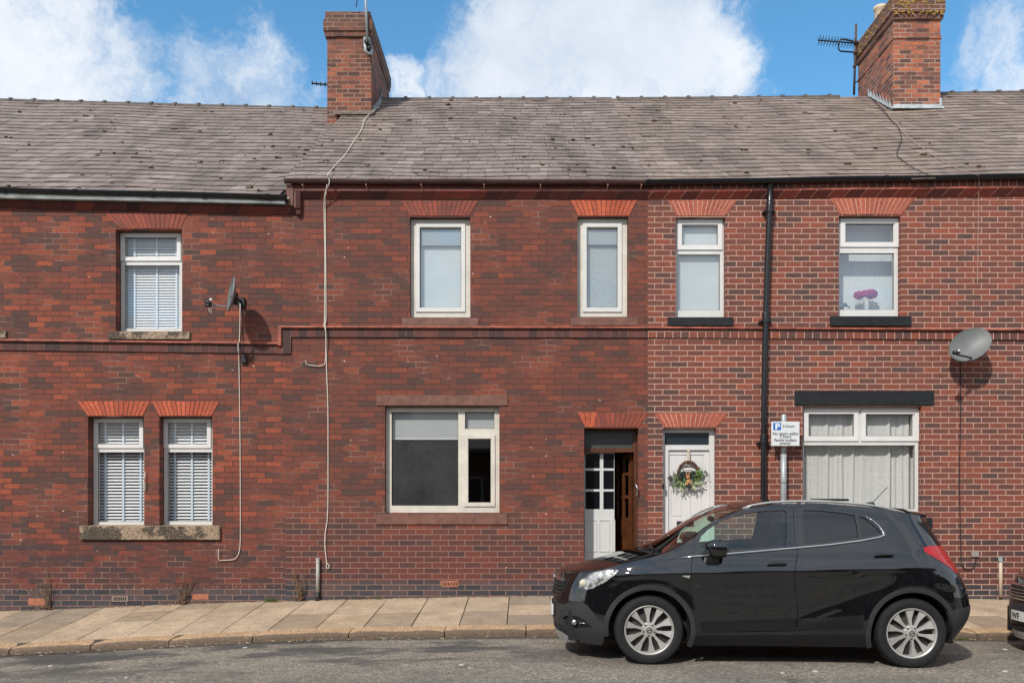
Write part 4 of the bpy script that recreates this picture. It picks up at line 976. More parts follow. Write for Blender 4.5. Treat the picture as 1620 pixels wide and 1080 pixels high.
cable([W(1518.5, 570, -.3), W(1519.5, 582, -.02), W(1520, 640, -.012), W(1517.5, 760, -.012), W(1519.5, 840, -.015), W(1520.5, 893, -.02), W(1526, 899, -.025), W(1536, 900, -.02), W(1542, 896, -.02), W(1544, 884, -.012)], .007, M_cable_b,
      'black cable hanging from the large dish down to a wall socket')
cable([roof_pt(1386, 161), roof_pt(1399, 170), roof_pt(1411, 190), roof_pt(1432, 212), roof_pt(1450, 228), roof_pt(1480, 248), roof_pt(1515, 267), roof_pt(1540, 275), W(1548.5, 277, -.18), W(1549, 290, -.1), W(1548, 312, -.02), W(1547, 400, -.012), W(1546, 455, -.012)], .0042, plain('dirty_cable', (.36, .27, .21), .7),
      'thin pale cable running diagonally down the right roof')
cable([roof_pt(1366, 148), roof_pt(1384, 160), roof_pt(1406, 185), roof_pt(1423, 203), roof_pt(1427, 220), roof_pt(1418, 242), roof_pt(1422, 250), roof_pt(1443, 265), roof_pt(1468, 277)], .006, M_cable_b,
      'black cable curling down the slates below the right chimney')
mb = MB().box(WX(1536), WX(1547), -.03, -.001, WZ(880), WZ(871)); thing_mesh(mb, 'cable_socket', plain('grey_socket', (.25, .23, .21), .6), 'small grey cable socket low on the right brick wall', 'socket', smooth=False)
# pipes at the foot of the wall
t = empty('standpipe', W(503, 945, -.05), 'grey pipe stub standing against the wall under the long white cable', 'pipe')
MB().tube([W(502.8, 882, -.04), W(502.5, 938, -.04)], .026, 12).build('pipe', M_pipe, t, smooth=True); MB().tube([W(502.5, 937, -.04), W(502.6, 951, -.05)], .033, 12).build('boot', M_black, t, smooth=True)
mb = MB()
for y_ in (884, 889, 910): mb.tube([W(502.7, y_ - 1, -.04), W(502.7, y_ + 1, -.04)], .03, 12)
mb.build('collar', M_pipe, t)
t = empty('standpipe', W(1583, 946, -.05), 'cream pipe stub against the wall beside the dark parked car at the right edge', 'pipe')
MB().tube([W(1583, 881, -.035), W(1583, 944, -.035)], .024, 10).build('pipe', plain('cream_pipe', (.5, .4, .3), .7), t, smooth=True); MB().tube([W(1582, 880, -.035), W(1583, 888, -.035)], .032, 8).build('cap', M_galv, t)
# parking sign
YS = -.12
t = empty('parking_sign', W(1239.5, 942, YS), 'white and blue parking sign reading 2 hours on a grey post', 'sign')
MB().tube([W(1238.8, 940, YS), W(1239.6, 760, YS), W(1239.6, 718, YS)], .042, 14).build('post', M_galv, t, smooth=True)
MB().tube([W(1239.6, 718, YS), W(1240, 656.5, YS), W(1240, 655.5, YS)], .039, 14, rr=[.039, .039, .033]).build('post_top', M_galv, t, smooth=True)
yp = YS - .075; A, B, Z0, Z1 = WX(1220.3, yp), WX(1265, yp), WZ(705, yp), WZ(666.5, yp)
pl = MB().box(A, B, yp, yp + .006, Z0, Z1).build('sign_plate', plain('sign_white', (.62, .64, .63), .5, var=.04), t, bevel=.003)
MB().box(WX(1238, yp), WX(1241.5, yp), yp + .006, yp + .04, Z0 + .05, Z1 - .05).build('clip', M_galv, t)
for zz in (WZ(763, YS), WZ(780, YS)): MB().tube([(WX(1239.5, YS), YS, zz - .004), (WX(1239.5, YS), YS, zz + .004)], .0435, 14).build('band', M_black, t) if zz > WZ(764, YS) else None
bl = MB().box(WX(1223.3, yp), WX(1235.5, yp), yp - .002, yp - .0005, WZ(680, yp), WZ(668.5, yp)).build('blue_panel', plain('sign_blue', (.012, .12, .48), .4, var=.03), t)
def text(body, x0, x1, yb, yt, Y, mat, par, name='lettering', bold=.0, rotz=0, flipdir=None):
    cu = bpy.data.curves.new(name, 'FONT'); cu.body = body; cu.size = 1; cu.extrude = .001; cu.offset = bold; cu.resolution_u = 3
    o = bpy.data.objects.new(name, cu); col.objects.link(o); dg = bpy.context.evaluated_depsgraph_get(); me = bpy.data.meshes.new_from_object(o.evaluated_get(dg))
    bpy.data.objects.remove(o)
    vs = [v.co for v in me.vertices]; mx, Mx = min(v.x for v in vs), max(v.x for v in vs); my, My = min(v.y for v in vs), max(v.y for v in vs)
    mb = MB(); X0, X1, Zb, Zt = x0, x1, yb, yt
    mb.v = [Vector((X0 + (v.x - mx) / (Mx - mx) * (X1 - X0), Y - (v.z + .001) * .8, Zb + (v.y - my) / (My - my) * (Zt - Zb))) for v in vs]
    mb.f = [tuple(p.vertices) for p in me.polygons]
    return mb.build(name, mat, par)
M_ink = plain('sign_black', (.012, .012, .012), .5)
text('P', WX(1226.5, yp), WX(1234, yp), WZ(679, yp), WZ(669.5, yp), yp - .003, plain('sign_letter_white', (.7, .72, .72), .5, var=.02), t, bold=.035)
for s_, x0_, x1_, b_, t_ in (('2 hours', 1238.5, 1256.5, 676, 671.3), ('No return within', 1222.8, 1262.8, 688, 683.1), ('2 hours', 1233.5, 1251.5, 692.3, 687.6), ('Permit holders', 1225, 1260, 698.2, 693.5), ('exempt', 1233.5, 1251, 703.9, 699.4)):
    text(s_, WX(x0_, yp), WX(x1_, yp), WZ(b_, yp), WZ(t_, yp), yp - .0015, M_ink, t, bold=.006)

# dried weeds at the wall foot
M_weed = plain('dry_stalk', (.2, .13, .08), .9, var=.3); M_weedg = plain('weed_green', (.1, .11, .035), .9, var=.3); M_leafd = plain('dead_leaf', (.17, .085, .05), .9, var=.4)
def weed(px, py, h, n, label, seed, spread=.12, lean=0.):
    rr = random.Random(seed); b0 = W(px, py, -.05); t = empty('dry_weed', b0, label, 'weed', 'weeds at the foot of the wall'); mb = MB(); lf = MB()
    for i in range(n):
        p = b0 + Vector((rr.uniform(-.03, .03), rr.uniform(-.03, .03), -.02)); d = Vector((rr.gauss(lean, spread), rr.uniform(-.12, .03), 1)).normalized(); L = h * rr.uniform(.4, 1.)
        pts = [p]
        for k in range(5): d = (d + Vector((rr.gauss(0, .12), rr.gauss(0, .05), 0))).normalized(); pts.append(pts[-1] + d * L / 5)
        mb.tube(pts, .004, 4, rr=[.005, .0045, .004, .0035, .003, .002])
        for k in range(rr.randint(2, 5)):
            q_ = pts[rr.randint(1, 5)]; e = q_ + Vector((rr.uniform(-.09, .09), rr.uniform(-.04, .02), rr.uniform(.0, .09))); mb.tube([q_, e], .002, 3)
            for z in range(2):
                c_ = q_.lerp(e, rr.random()); a = rr.uniform(0, 6); s_ = rr.uniform(.006, .014)
                lf.add([c_, c_ + Vector((s_ * math.cos(a), -.004, s_ * math.sin(a))), c_ + Vector((s_ * 2 * math.cos(a + .3), .002, s_ * 2 * math.sin(a + .3))), c_ + Vector((s_ * math.cos(a + .8), .006, s_ * math.sin(a + .8)))], [(0, 1, 2, 3)])
    mb.build('stalk', M_weed, t); tag(lf.build('leaf', M_leafd, t, fix=False), kind='stuff')
    b = MB()
    for _ in range(26): b.ball(b0 + Vector((rr.gauss(0, .06), rr.uniform(-.06, .03), rr.uniform(-.01, .04))), rr.uniform(.008, .022), rr.uniform(.008, .02), .007, 5, 3)
    tag(b.build('leaf_litter', M_leafd, t), kind='stuff')
weed(76, 962, .56, 9, 'tall dry brown weed at the wall foot near the left edge', 1, .07)
weed(288, 953, .42, 11, 'leaning dry weed at the wall foot below the twin windows', 2, .25, .3)
weed(474, 947, .48, 12, 'spreading dry weed with reddish leaves beside the pipe stub', 3, .22)
M_tuft = plain('green_tuft', (.07, .1, .025), .9, var=.4)
def tuft(px, py, n, label, seed, Y=-.04, ln=.09):
    rr = random.Random(seed); b0 = W(px, py, Y); mb = MB()
    for _ in range(n):
        p = b0 + Vector((rr.gauss(0, .05), rr.uniform(-.02, .015), -.01)); a = rr.uniform(0, 6.3); l_ = ln * rr.uniform(.4, 1.); dr_ = Vector((math.cos(a) * .7, -abs(math.sin(a)) * .5, rr.uniform(.35, 1.))).normalized(); s_ = Vector((-dr_.z, 0, dr_.x)) * l_ * .13
        mb.add([p, p + dr_ * l_ * .5 + s_, p + dr_ * l_, p + dr_ * l_ * .5 - s_], [(0, 1, 2, 3)])
    return tag(mb.build('green_weed', M_tuft, fix=False), label, 'weed', 'weeds at the foot of the wall')
tuft(430, 951, 60, 'low green weed at the wall foot midway between the dry stalks', 4)
tuft(597, 946, 40, 'tiny green weed at the wall foot right of the pipe stub', 7, ln=.05)
tuft(1516, 1012, 55, 'green weed in the gutter behind the black car', 9, YK - .03, .07)
def litter(name, pts, n, mats, label_, seed, ry=.05):
    rr = random.Random(seed); mb = MB()
    for _ in range(n):
        i = rr.randrange(len(pts) - 1); a, b_ = pts[i], pts[i + 1]; s_ = rr.random(); c_ = Vector(a).lerp(Vector(b_), s_) + Vector((rr.gauss(0, .05), rr.gauss(0, ry), 0)); r_ = rr.uniform(.006, .02); an = rr.uniform(0, 6)
        mb.add([c_ + Vector((r_ * 1.5 * math.cos(an + k * 1.57), r_ * .8 * math.sin(an + k * 1.57), .006 + rr.uniform(0, .014))) for k in range(4)], [(0, 1, 2, 3)])
    return tag(mb.build(name, mats, fix=False), None, None, None, 'stuff')
gp_ = [(x, -.05, zpave(x, -.05)) for x in np.linspace(-8, 1, 24)]
litter('dead_leaves', gp_, 260, M_leafd, '', 5, .03)
kp = [(x, YK - .07, zroad(x, YK - .07)) for x in np.linspace(-8, 9, 30)]
litter('gutter_grit', kp, 420, plain('pale_grit', (.3, .24, .17), .9, var=.4), '', 6, .05)
mb = MB(); rr = random.Random(9)
for (px, py) in ((458, 1008), (466, 1005), (527, 1007), (695, 1007), (830, 1003), (743, 1057), (730, 1052), (388, 1024), (1238, 1065), (1590, 1027), (1290, 1062), (80, 1050), (200, 1070), (1590, 1062)):
    d = H / ((py - CY) / F) ; X = (px - CX) / F * d
    y_ = d - D; zz = zroad(X, y_)
    for k in range(3): s_ = d * (H - zz) / H
    X = (px - CX) / F * s_; mb.ball((X, s_ - D, zroad(X, s_ - D) + .006), rr.uniform(.015, .04), rr.uniform(.015, .04), .008, 7, 3)
tag(mb.build('road_grit', plain('pale_stone_chip', (.5, .48, .43), .8)), kind='stuff')
# mortar daubs and nail plugs on the old brick fronts
# ================================================================ flowers and ornament in the upper right window
YV = .2; M_petal = plain('purple_petal', (.5, .035, .2), .7, var=.4, scale=40)
t = empty('flower_vase', W(1371, 492, YV), 'white vase of two purple pompom flowers behind the upper right window', 'vase')
MB().lathe([(.03, 0), (.04, .05), (.035, .12), (.03, .14), (.025, .14)], W(1371, 492, YV), 'Z', 16).build('vase', M_pvc, t, smooth=True)
for cx_, cy_, r_ in ((1359, 467, .062), (1378, 465, .075), (1368.5, 464, .05)):
    mb = MB(); rr = random.Random(int(cx_)); cc = W(cx_, cy_, YV)
    for _ in range(110):
        d_ = Vector((rr.gauss(0, 1), rr.gauss(0, 1), rr.gauss(0, 1))).normalized(); p = cc + Vector((d_.x * r_ * 1.15, d_.y * r_ * .7, d_.z * r_ * .85)); mb.ball(p, .014, .012, .013, 5, 3)
    mb.ball(cc, r_ * 1.05, r_ * .6, r_ * .78, 12, 8)
    mb.build('flower', M_petal, t)
mb = MB()
for a, b_ in (((1371, 480), (1360, 470)), ((1371, 480), (1377, 470)), ((1371, 481), (1391, 479)), ((1371, 481), (1353, 482))): mb.tube([W(*a, YV), W(*b_, YV)], .005, 4)
for k in range(14): mb.ball(W(1371 + rr.uniform(-18, 18), 477 + rr.uniform(-5, 8), YV), .022, .005, .007, 5, 3)
mb.build('stem', plain('dusty_leaf', (.38, .43, .4), .8), t)
mb = MB().ball(W(1336, 482, YV), .04, .03, .03); mb.ball(W(1331, 487, YV), .025); mb.tube([W(1336, 482, YV), W(1345, 487, YV)], .012, 5); mb.tube([W(1334, 484, YV), W(1334, 494, YV)], .012, 5)
thing_mesh(mb, 'ornament', plain('blue_grey_ornament', (.1, .16, .22), .6), 'small blue grey ornament beside the flower vase in the upper right window', 'ornament')
# ================================================================ wreath on the white door
YWR = .08
t = empty('door_wreath', W(1090, 768, YWR), 'leafy wreath with a small brown rabbit hanging on the white front door', 'wreath')
cen = W(1089, 752, YWR); rw = .16
mb = MB().tube([cen + Vector((rw * .92 * math.cos(a), -.0, rw * 1.25 * math.sin(a))) for a in [math.pi * (-.12 + 1.24 * k / 26) for k in range(27)]], .021, 8)
for k in range(34):
    a = math.pi * (-.1 + 1.2 * k / 33); p = cen + Vector((rw * .92 * math.cos(a), -.012, rw * 1.25 * math.sin(a))); mb.tube([p + Vector((.02, .0, .015)), p + Vector((-.02, -.018, -.012))], .006, 4)
mb.build('twig_ring', plain('brown_twig', (.11, .045, .025), .9, var=.5, scale=60), t)
mb = MB().hexa([W(1087, 737, YWR + .01), W(1092, 737, YWR + .01), W(1092, 737, YWR + .014), W(1087, 737, YWR + .014), W(1087.5, 711, YWR + .01), W(1091, 711, YWR + .01), W(1091, 711, YWR + .014), W(1087.5, 711, YWR + .014)])
mb.build('ribbon', plain('cream_ribbon', (.5, .42, .3), .8), t)
MB().tube([W(1077, 746, YWR - .01), W(1083, 742.5, YWR - .015), W(1090, 741.5, YWR - .015), W(1097, 743, YWR - .015), W(1103, 747, YWR - .01)], .02, 6).build('white_band', M_pvc, t, smooth=True)
M_grn = [plain('leaf_green', (.12, .2, .05), .7, var=.4, scale=50), plain('leaf_dark', (.03, .055, .045), .6, var=.4, scale=50), plain('leaf_pale', (.42, .46, .28), .8, var=.2)]
rr = random.Random(12)
def leaves(spots, n, mat, L, nm):
    mb = MB()
    for _ in range(n):
        sx, sy, qx, qy = rr.choice(spots); b0 = W(rr.gauss(sx, qx), rr.gauss(sy, qy), YWR - .02 + rr.uniform(-.05, .03)); a = rr.uniform(0, 6.3); l_ = L * rr.uniform(.5, 1.2); w_ = l_ * rr.uniform(.2, .4)
        d_ = Vector((math.cos(a), rr.uniform(-.6, .1), math.sin(a))); n_ = Vector((-math.sin(a), rr.uniform(-.5, .5), math.cos(a)))
        mb.add([b0, b0 + d_ * l_ * .5 + n_ * w_ * .5, b0 + d_ * l_, b0 + d_ * l_ * .5 - n_ * w_ * .5, b0 + d_ * l_ * .5 + Vector((0, -.008, 0))], [(0, 1, 4), (1, 2, 4), (2, 3, 4), (3, 0, 4)])
    return tag(mb.build(nm, mat, t, fix=False), kind='stuff')
leaves([(1070, 758, 5, 4), (1104, 757, 4, 5), (1075, 764, 5, 3), (1106, 750, 2, 4)], 120, M_grn[0], .065, 'green_leaf')
leaves([(1072, 752, 4, 4), (1116, 753, 3, 3), (1062, 757, 3, 3), (1086, 770, 6, 2), (1079, 748, 3, 4), (1098, 752, 2, 5)], 130, M_grn[1], .055, 'dark_leaf')
leaves([(1078, 768, 5, 3), (1100, 764, 8, 2), (1104, 766, 5, 3)], 60, M_grn[2], .05, 'pale_leaf')
for p_ in (((1082, 765), (1077, 770), (1076, 777)), ((1092, 766), (1098, 770), (1101, 775)), ((1094, 766), (1108, 763), (1115, 764)), ((1078, 771), (1081, 779)), ((1108, 744), (1110, 740))): MB().tube([W(*q, YWR - .05) for q in p_], .009, 5).build('pale_twig', M_grn[2], t)
mb = MB(); MB_ = None
for a in ((1057.5, 756), (1061, 754), (1063.5, 758), (1066, 750)): mb.ball(W(*a, YWR - .04), .014)
mb.build('dark_berry', M_black, t, smooth=True)
mb = MB(); b0 = W(1089.5, 762, YWR - .03)
mb.ball(b0, .042, .035, .045, 12, 8); mb.ball(b0 + Vector((-.012, -.01, .068)), .03, .028, .03, 10, 7); mb.tube([b0 + Vector((-.024, -.005, .09)), b0 + Vector((-.032, 0, .115)), b0 + Vector((-.03, 0, .135))], .01, 6, rr=[.009, .012, .004])
mb.tube([b0 + Vector((.0, -.005, .09)), b0 + Vector((.008, 0, .115)), b0 + Vector((.01, 0, .135))], .01, 6, rr=[.009, .012, .004]); mb.ball(b0 + Vector((-.03, -.03, -.03)), .018); mb.ball(b0 + Vector((.03, -.03, -.03)), .018)
mb.build('rabbit_ornament', plain('tan_rabbit', (.42, .19, .075), .7, var=.2, scale=30), t, smooth=True)
MB().box(WX(1076, YWR), WX(1101, YWR), YWR - .01, YWR + .0, WZ(762, YWR), WZ(746, YWR)).build('dark_panel', M_black, t, bevel=.01)

# ================================================================ terrace across the street, behind the viewer (seen only in reflections)
ho = empty('terraced_house', (0, -13.2, 0), 'low brick terrace across the street behind the viewer', 'house')
ws = []
for k in range(-4, 5):
    x = k * 5. + .3; ws += [(x, x + 1.5, .9, 2.3), (x + 2.7, x + 3.5, .1, 2.2)]
holes_panel(MB(), -22, 27, -1, 3.0, ws, -13.4, -13.7).build('wall', M_opp, ho)
mb = MB(); mw = MB()
for w_ in ws: holes_panel(mw, w_[0], w_[1], w_[2], w_[3], [(w_[0] + .08, w_[1] - .08, w_[2] + .08, w_[3] - .08)], -13.55, -13.5); mb.box(w_[0], w_[1], -13.62, -13.6, w_[2], w_[3])
mw.build('window_frame', M_pvc, ho); mb.build('pane', plain('opposite_pane', (.05, .06, .07), .1), ho)
mb = MB().hexa([(-22.2, -13, 2.9), (27.2, -13, 2.9), (27.2, -18, 5.2), (-22.2, -18, 5.2), (-22.2, -13, 3.0), (27.2, -13, 3.0), (27.2, -18, 5.3), (-22.2, -18, 5.3)])
mb.hexa([(-22.2, -23, 2.9), (27.2, -23, 2.9), (27.2, -18, 5.2), (-22.2, -18, 5.2), (-22.2, -23, 3.0), (27.2, -23, 3.0), (27.2, -18, 5.3), (-22.2, -18, 5.3)])
for k in range(-3, 5): mb.box(k * 5 - .4, k * 5 + .4, -18.8, -17.2, 4.6, 6.)
mb.build('roof', M_slate, ho)

# pale mortar daubs, plugs and nail holes on the old fronts
def daubs(par, spots, seed, n, box_):
    rr = random.Random(seed); mb = MB()
    for (x, y) in spots + [(rr.uniform(box_[0], box_[2]), rr.uniform(box_[1], box_[3])) for _ in range(n)]:
        if any(a - 3 < x < c_ + 3 and b_ - 20 < y < d_ + 25 for a, b_, c_, d_ in (op_u, op_a, op_b, w1, w2, w3, dr)): continue
        r_ = rr.uniform(.005, .011); p = W(x, y, -.001); mb.ball(p, r_ * rr.uniform(.8, 1.6), .004, r_, 7, 4)
    tag(mb.build('mortar_daub', M_joint_pale, par), kind='stuff')
daubs(hl, [(108, 727), (141, 438), (144, 797), (32, 438), (205, 580), (283, 579), (101, 725), (372, 713), (373, 805), (425, 370), (337, 368), (401, 579), (330, 573), (20, 719), (100, 715), (100, 808), (154, 871), (33, 854), (20, 845), (322, 866)], 1, 10, (0, 345, 440, 900))
daubs(hm, [(545, 571), (646, 572), (549, 553), (555, 730), (540, 811), (841, 708), (843, 711), (838, 707), (864, 721), (864, 695), (864, 813), (949, 633), (776, 343), (768, 352), (555, 696), (545, 407)], 2, 8, (530, 345, 905, 900))
mb = MB()
for i in range(42):
    p = W(13 + i * 12.3 + (i % 3) * 2, 933.5 - i * .2, -.001)
    if p.x < XL - .05: mb.ball(p, .007, .004, .007, 6, 3)
tag(mb.build('plug_hole', M_joint_pale, hl), kind='stuff')
cable([W(229.5, 746, -.03), W(227.5, 760, -.05), W(230, 768, -.03), W(228, 778, -.04), W(226.5, 764, -.05), W(230, 750, -.03)], .005, M_cable_w, 'tiny white wire loop on the brick pier between the twin windows')
# ================================================================ cars
def car_paint(name, c, fl=0.):
    m, g, b = newmat(name); b.inputs['Base Color'].default_value = (*c, 1)
    P = g.nd('ShaderNodeTexCoord').outputs['Object']
    b.inputs['Roughness'].default_value = .5; b.inputs['Specular IOR Level'].default_value = .0
    b.inputs['Coat Weight'].default_value = 1.; b.inputs['Coat Roughness'].default_value = .03; b.inputs['Coat IOR'].default_value = 1.85
    n = g.noise(P, 2.6, 3, .5); dust = g.noise(P, 9, 6, .7)
    bp = g.nd('ShaderNodeBump', None, Strength=.05, Distance=.02, Height=n); g.l.new(bp.outputs[0], b.inputs['Coat Normal'])
    g.l.new(g.ramp(dust, [(.3, tuple(c)), (.8, tuple(x + .003 for x in c))]), b.inputs['Base Color'])
    return m
M_paint = car_paint('black_car_paint', (.003, .0035, .0045)); M_paint2 = car_paint('dark_brown_car_paint', (.012, .008, .008))
M_trim = plain('grey_plastic_cladding', (.03, .031, .033), .5, spec=.3, var=.12, scale=40, bump=.1); M_rglass = plain('rear_screen_black', (.004, .004, .005), .3, spec=.12)
M_sill = plain('satin_black_sill', (.008, .008, .009), .4, spec=.35)
M_under = plain('underbody_black', (.006, .006, .006), .8)
M_rubber = plain('tyre_rubber', (.013, .013, .0135), .7, spec=.3, var=.2, scale=30); M_alloy = plain('alloy_silver', (.43, .415, .39), .38, .35, var=.06)
M_alloy_dk = plain('brake_dark', (.03, .028, .026), .6, .2); M_seat = plain('seat_cloth', (.045, .065, .09), .9); M_dash = plain('dashboard', (.012, .012, .013), .7)
M_red = plain('tail_lamp_red', (.36, .004, .004), .2, coat=.2, var=.15, scale=20); M_plate = plain('number_plate_white', (.62, .62, .6), .4)
M_silver = plain('satin_silver', (.5, .5, .48), .4, .6); M_lens = glass('lamp_lens', refl=2.2, trans=.95)
def lampmat():
    m, g, b = newmat('lamp_reflector'); P = g.nd('ShaderNodeTexCoord').outputs['Object']
    v = g.noise(P, 16, 3, .6)
    c = g.ramp(v, [(.34, (.02, .02, .022)), (.44, (.2, .2, .2)), (.52, (.5, .49, .47)), (.7, (.75, .74, .71))]); g.l.new(c, b.inputs['Base Color'])
    b.inputs['Metallic'].default_value = .4; b.inputs['Roughness'].default_value = .35
    bp = g.nd('ShaderNodeBump', None, Strength=.6, Distance=.02, Height=v); g.l.new(bp.outputs[0], b.inputs['Normal'])
    return m
M_lamp = lampmat()

FT = ([.1, .17, .3, .45, .6, .75, .87, .95, 1.1], [-.86, -.90, -.945, -.96, -.955, -.925, -.875, -.80, -.62])
RT = ([.1, .28, .4, .54, .7, .84, .95, 1.12, 1.31, 1.46, 1.6], [3.10, 3.18, 3.27, 3.325, 3.30, 3.25, 3.19, 3.09, 2.99, 2.91, 2.88])
WT = ([.1, .2, .3, .45, .6, .75, .85, .92, .99, 1.06, 1.12, 1.2, 1.3, 1.45, 1.55, 1.65], [.76, .80, .835, .856, .85, .856, .87, .872, .86, .832, .80, .765, .725, .665, .615, .56])
def smooth_tab(t, s):
    x = np.linspace(t[0][0] - .2, t[0][-1] + .2, 400); y = np.interp(x, *t); k = np.exp(-.5 * (np.arange(-60, 61) * (x[1] - x[0]) / s) ** 2); k /= k.sum()
    yy = np.convolve(np.pad(y, 60, 'edge'), k, 'valid'); return lambda v: float(np.interp(v, x, yy))
fF, fR, fW = smooth_tab(FT, .035), smooth_tab(RT, .035), smooth_tab(WT, .022)
AF, NF, BR, NR = 1.02, 2.5, .62, 2.7
ET = ([-.875, -.8, -.7, -.55, -.4, -.27, 0, .1, .2, .35, .477, .6, .733, .894, 1.054, 1.25, 1.44, 1.82, 2.1, 2.27, 2.46, 2.6, 2.72, 2.85],
      [.855, .865, .882, .912, .952, .995, 1.06, 1.088, 1.12, 1.198, 1.28, 1.368, 1.455, 1.522, 1.563, 1.59, 1.60, 1.60, 1.583, 1.568, 1.54, 1.515, 1.495, 1.475])
fE = smooth_tab(ET, .04)
def crease(x, z):
    # body-side relief: shoulder line, scooped lower doors
    w = math.exp(-max(0, -x - .1) ** 2 * 8) * math.exp(-max(0, x - 2.6) ** 2 * 8)
    sh = .010 * math.exp(-((z - (.90 + .035 * x)) / .03) ** 2)
    zz = .46 + .4 * max(0, x - 1.4); sc_ = -.022 * math.exp(-((z - zz) / .10) ** 2) * (1 / (1 + math.exp(-(x - .45) * 12))) * (1 / (1 + math.exp((x - 2.25) * 9)))
    ar = 0
    for cx_ in (0, 2.555):
        d_ = math.hypot(x - cx_, z - .345); ar += .014 * math.exp(-((d_ - .44) / .07) ** 2)
    return (sh + sc_ + ar) * w
def S(q, z):
    """q in [-1,0] front corner, [0,1] flank, [1,2] rear corner -> (x, v)"""
    f, r_, w = fF(z), fR(z), fW(z)
    if q <= 0:
        ph = (1 + q) * math.pi / 2; x = f + AF * (1 - max(0, math.cos(ph)) ** (2 / NF)); v = w * max(0, math.sin(ph)) ** (2 / NF)
    elif q >= 1:
        ph = (2 - q) * math.pi / 2; x = r_ - BR * (1 - max(0, math.cos(ph)) ** (2 / NR)); v = w * max(0, math.sin(ph)) ** (2 / NR)
    else:
        xs, xr = f + AF, r_ - BR; x = xs + (xr - xs) * q; v = w
    v += crease(x, z) * min(1, v / .6)
    return x, v
def invq(x, z):
    f, r_ = fF(z), fR(z); xs, xr = f + AF, r_ - BR
    if x < xs:
        c_ = min(1, max(0, 1 - (x - f) / AF)); return math.acos(min(1, c_ ** (NF / 2))) / (math.pi / 2) - 1
    if x > xr:
        c_ = min(1, max(0, 1 - (r_ - x) / BR)); return 2 - math.acos(min(1, c_ ** (NR / 2))) / (math.pi / 2)
    return (x - xs) / (xr - xs)
YAW, PITCH = R(2.5), R(-.3)
CARM = Matrix.Translation((1.281, -3.06, -.022)) @ Matrix.Rotation(-YAW, 4, 'Z') @ Matrix.Rotation(-PITCH, 4, 'Y')
CINV = CARM.inverted(); oL = CINV @ Vector(cam.location)
def pq(px, py, off=0.):
    """picture point -> (q, z) on the near flank"""
    dL = CINV.to_3x3() @ Vector(((px - CX) / F, 1, (CY - py) / F)); v = .84; x = z = 0
    for _ in range(25):
        s = (-v - oL.y) / dL.y; x = oL.x + dL.x * s; z = oL.z + dL.z * s
        x = min(max(x, fF(z) + .004), fR(z) - .004); _, v2 = S(invq(x, z), z); v = v * .5 + (v2 + off) * .5
    return (invq(x, z), z)
def XQ(x, z): return (invq(x, z), z)
def inpoly(p, poly):
    x, y = p; c_ = False; n = len(poly)
    for i in range(n):
        x0, y0 = poly[i]; x1, y1 = poly[(i + 1) % n]
        if (y0 > y) != (y1 > y) and x < (x1 - x0) * (y - y0) / (y1 - y0) + x0: c_ = not c_
    return c_
def dens(poly, step_=.02, closed=True):
    out = []; n = len(poly)
    for i in range(n if closed else n - 1):
        a, b_ = poly[i], poly[(i + 1) % n]; xa, va = S(*a); xb, vb = S(*b_)
        L = math.dist((xa, va, a[1]), (xb, vb, b_[1])); k = max(1, int(L / step_))
        for j in range(k): out.append((a[0] + (b_[0] - a[0]) * j / k, a[1] + (b_[1] - a[1]) * j / k))
    if not closed: out.append(poly[-1])
    return out
QS = 2.6   # metres per unit q, to make the (q,z) plane roughly isotropic
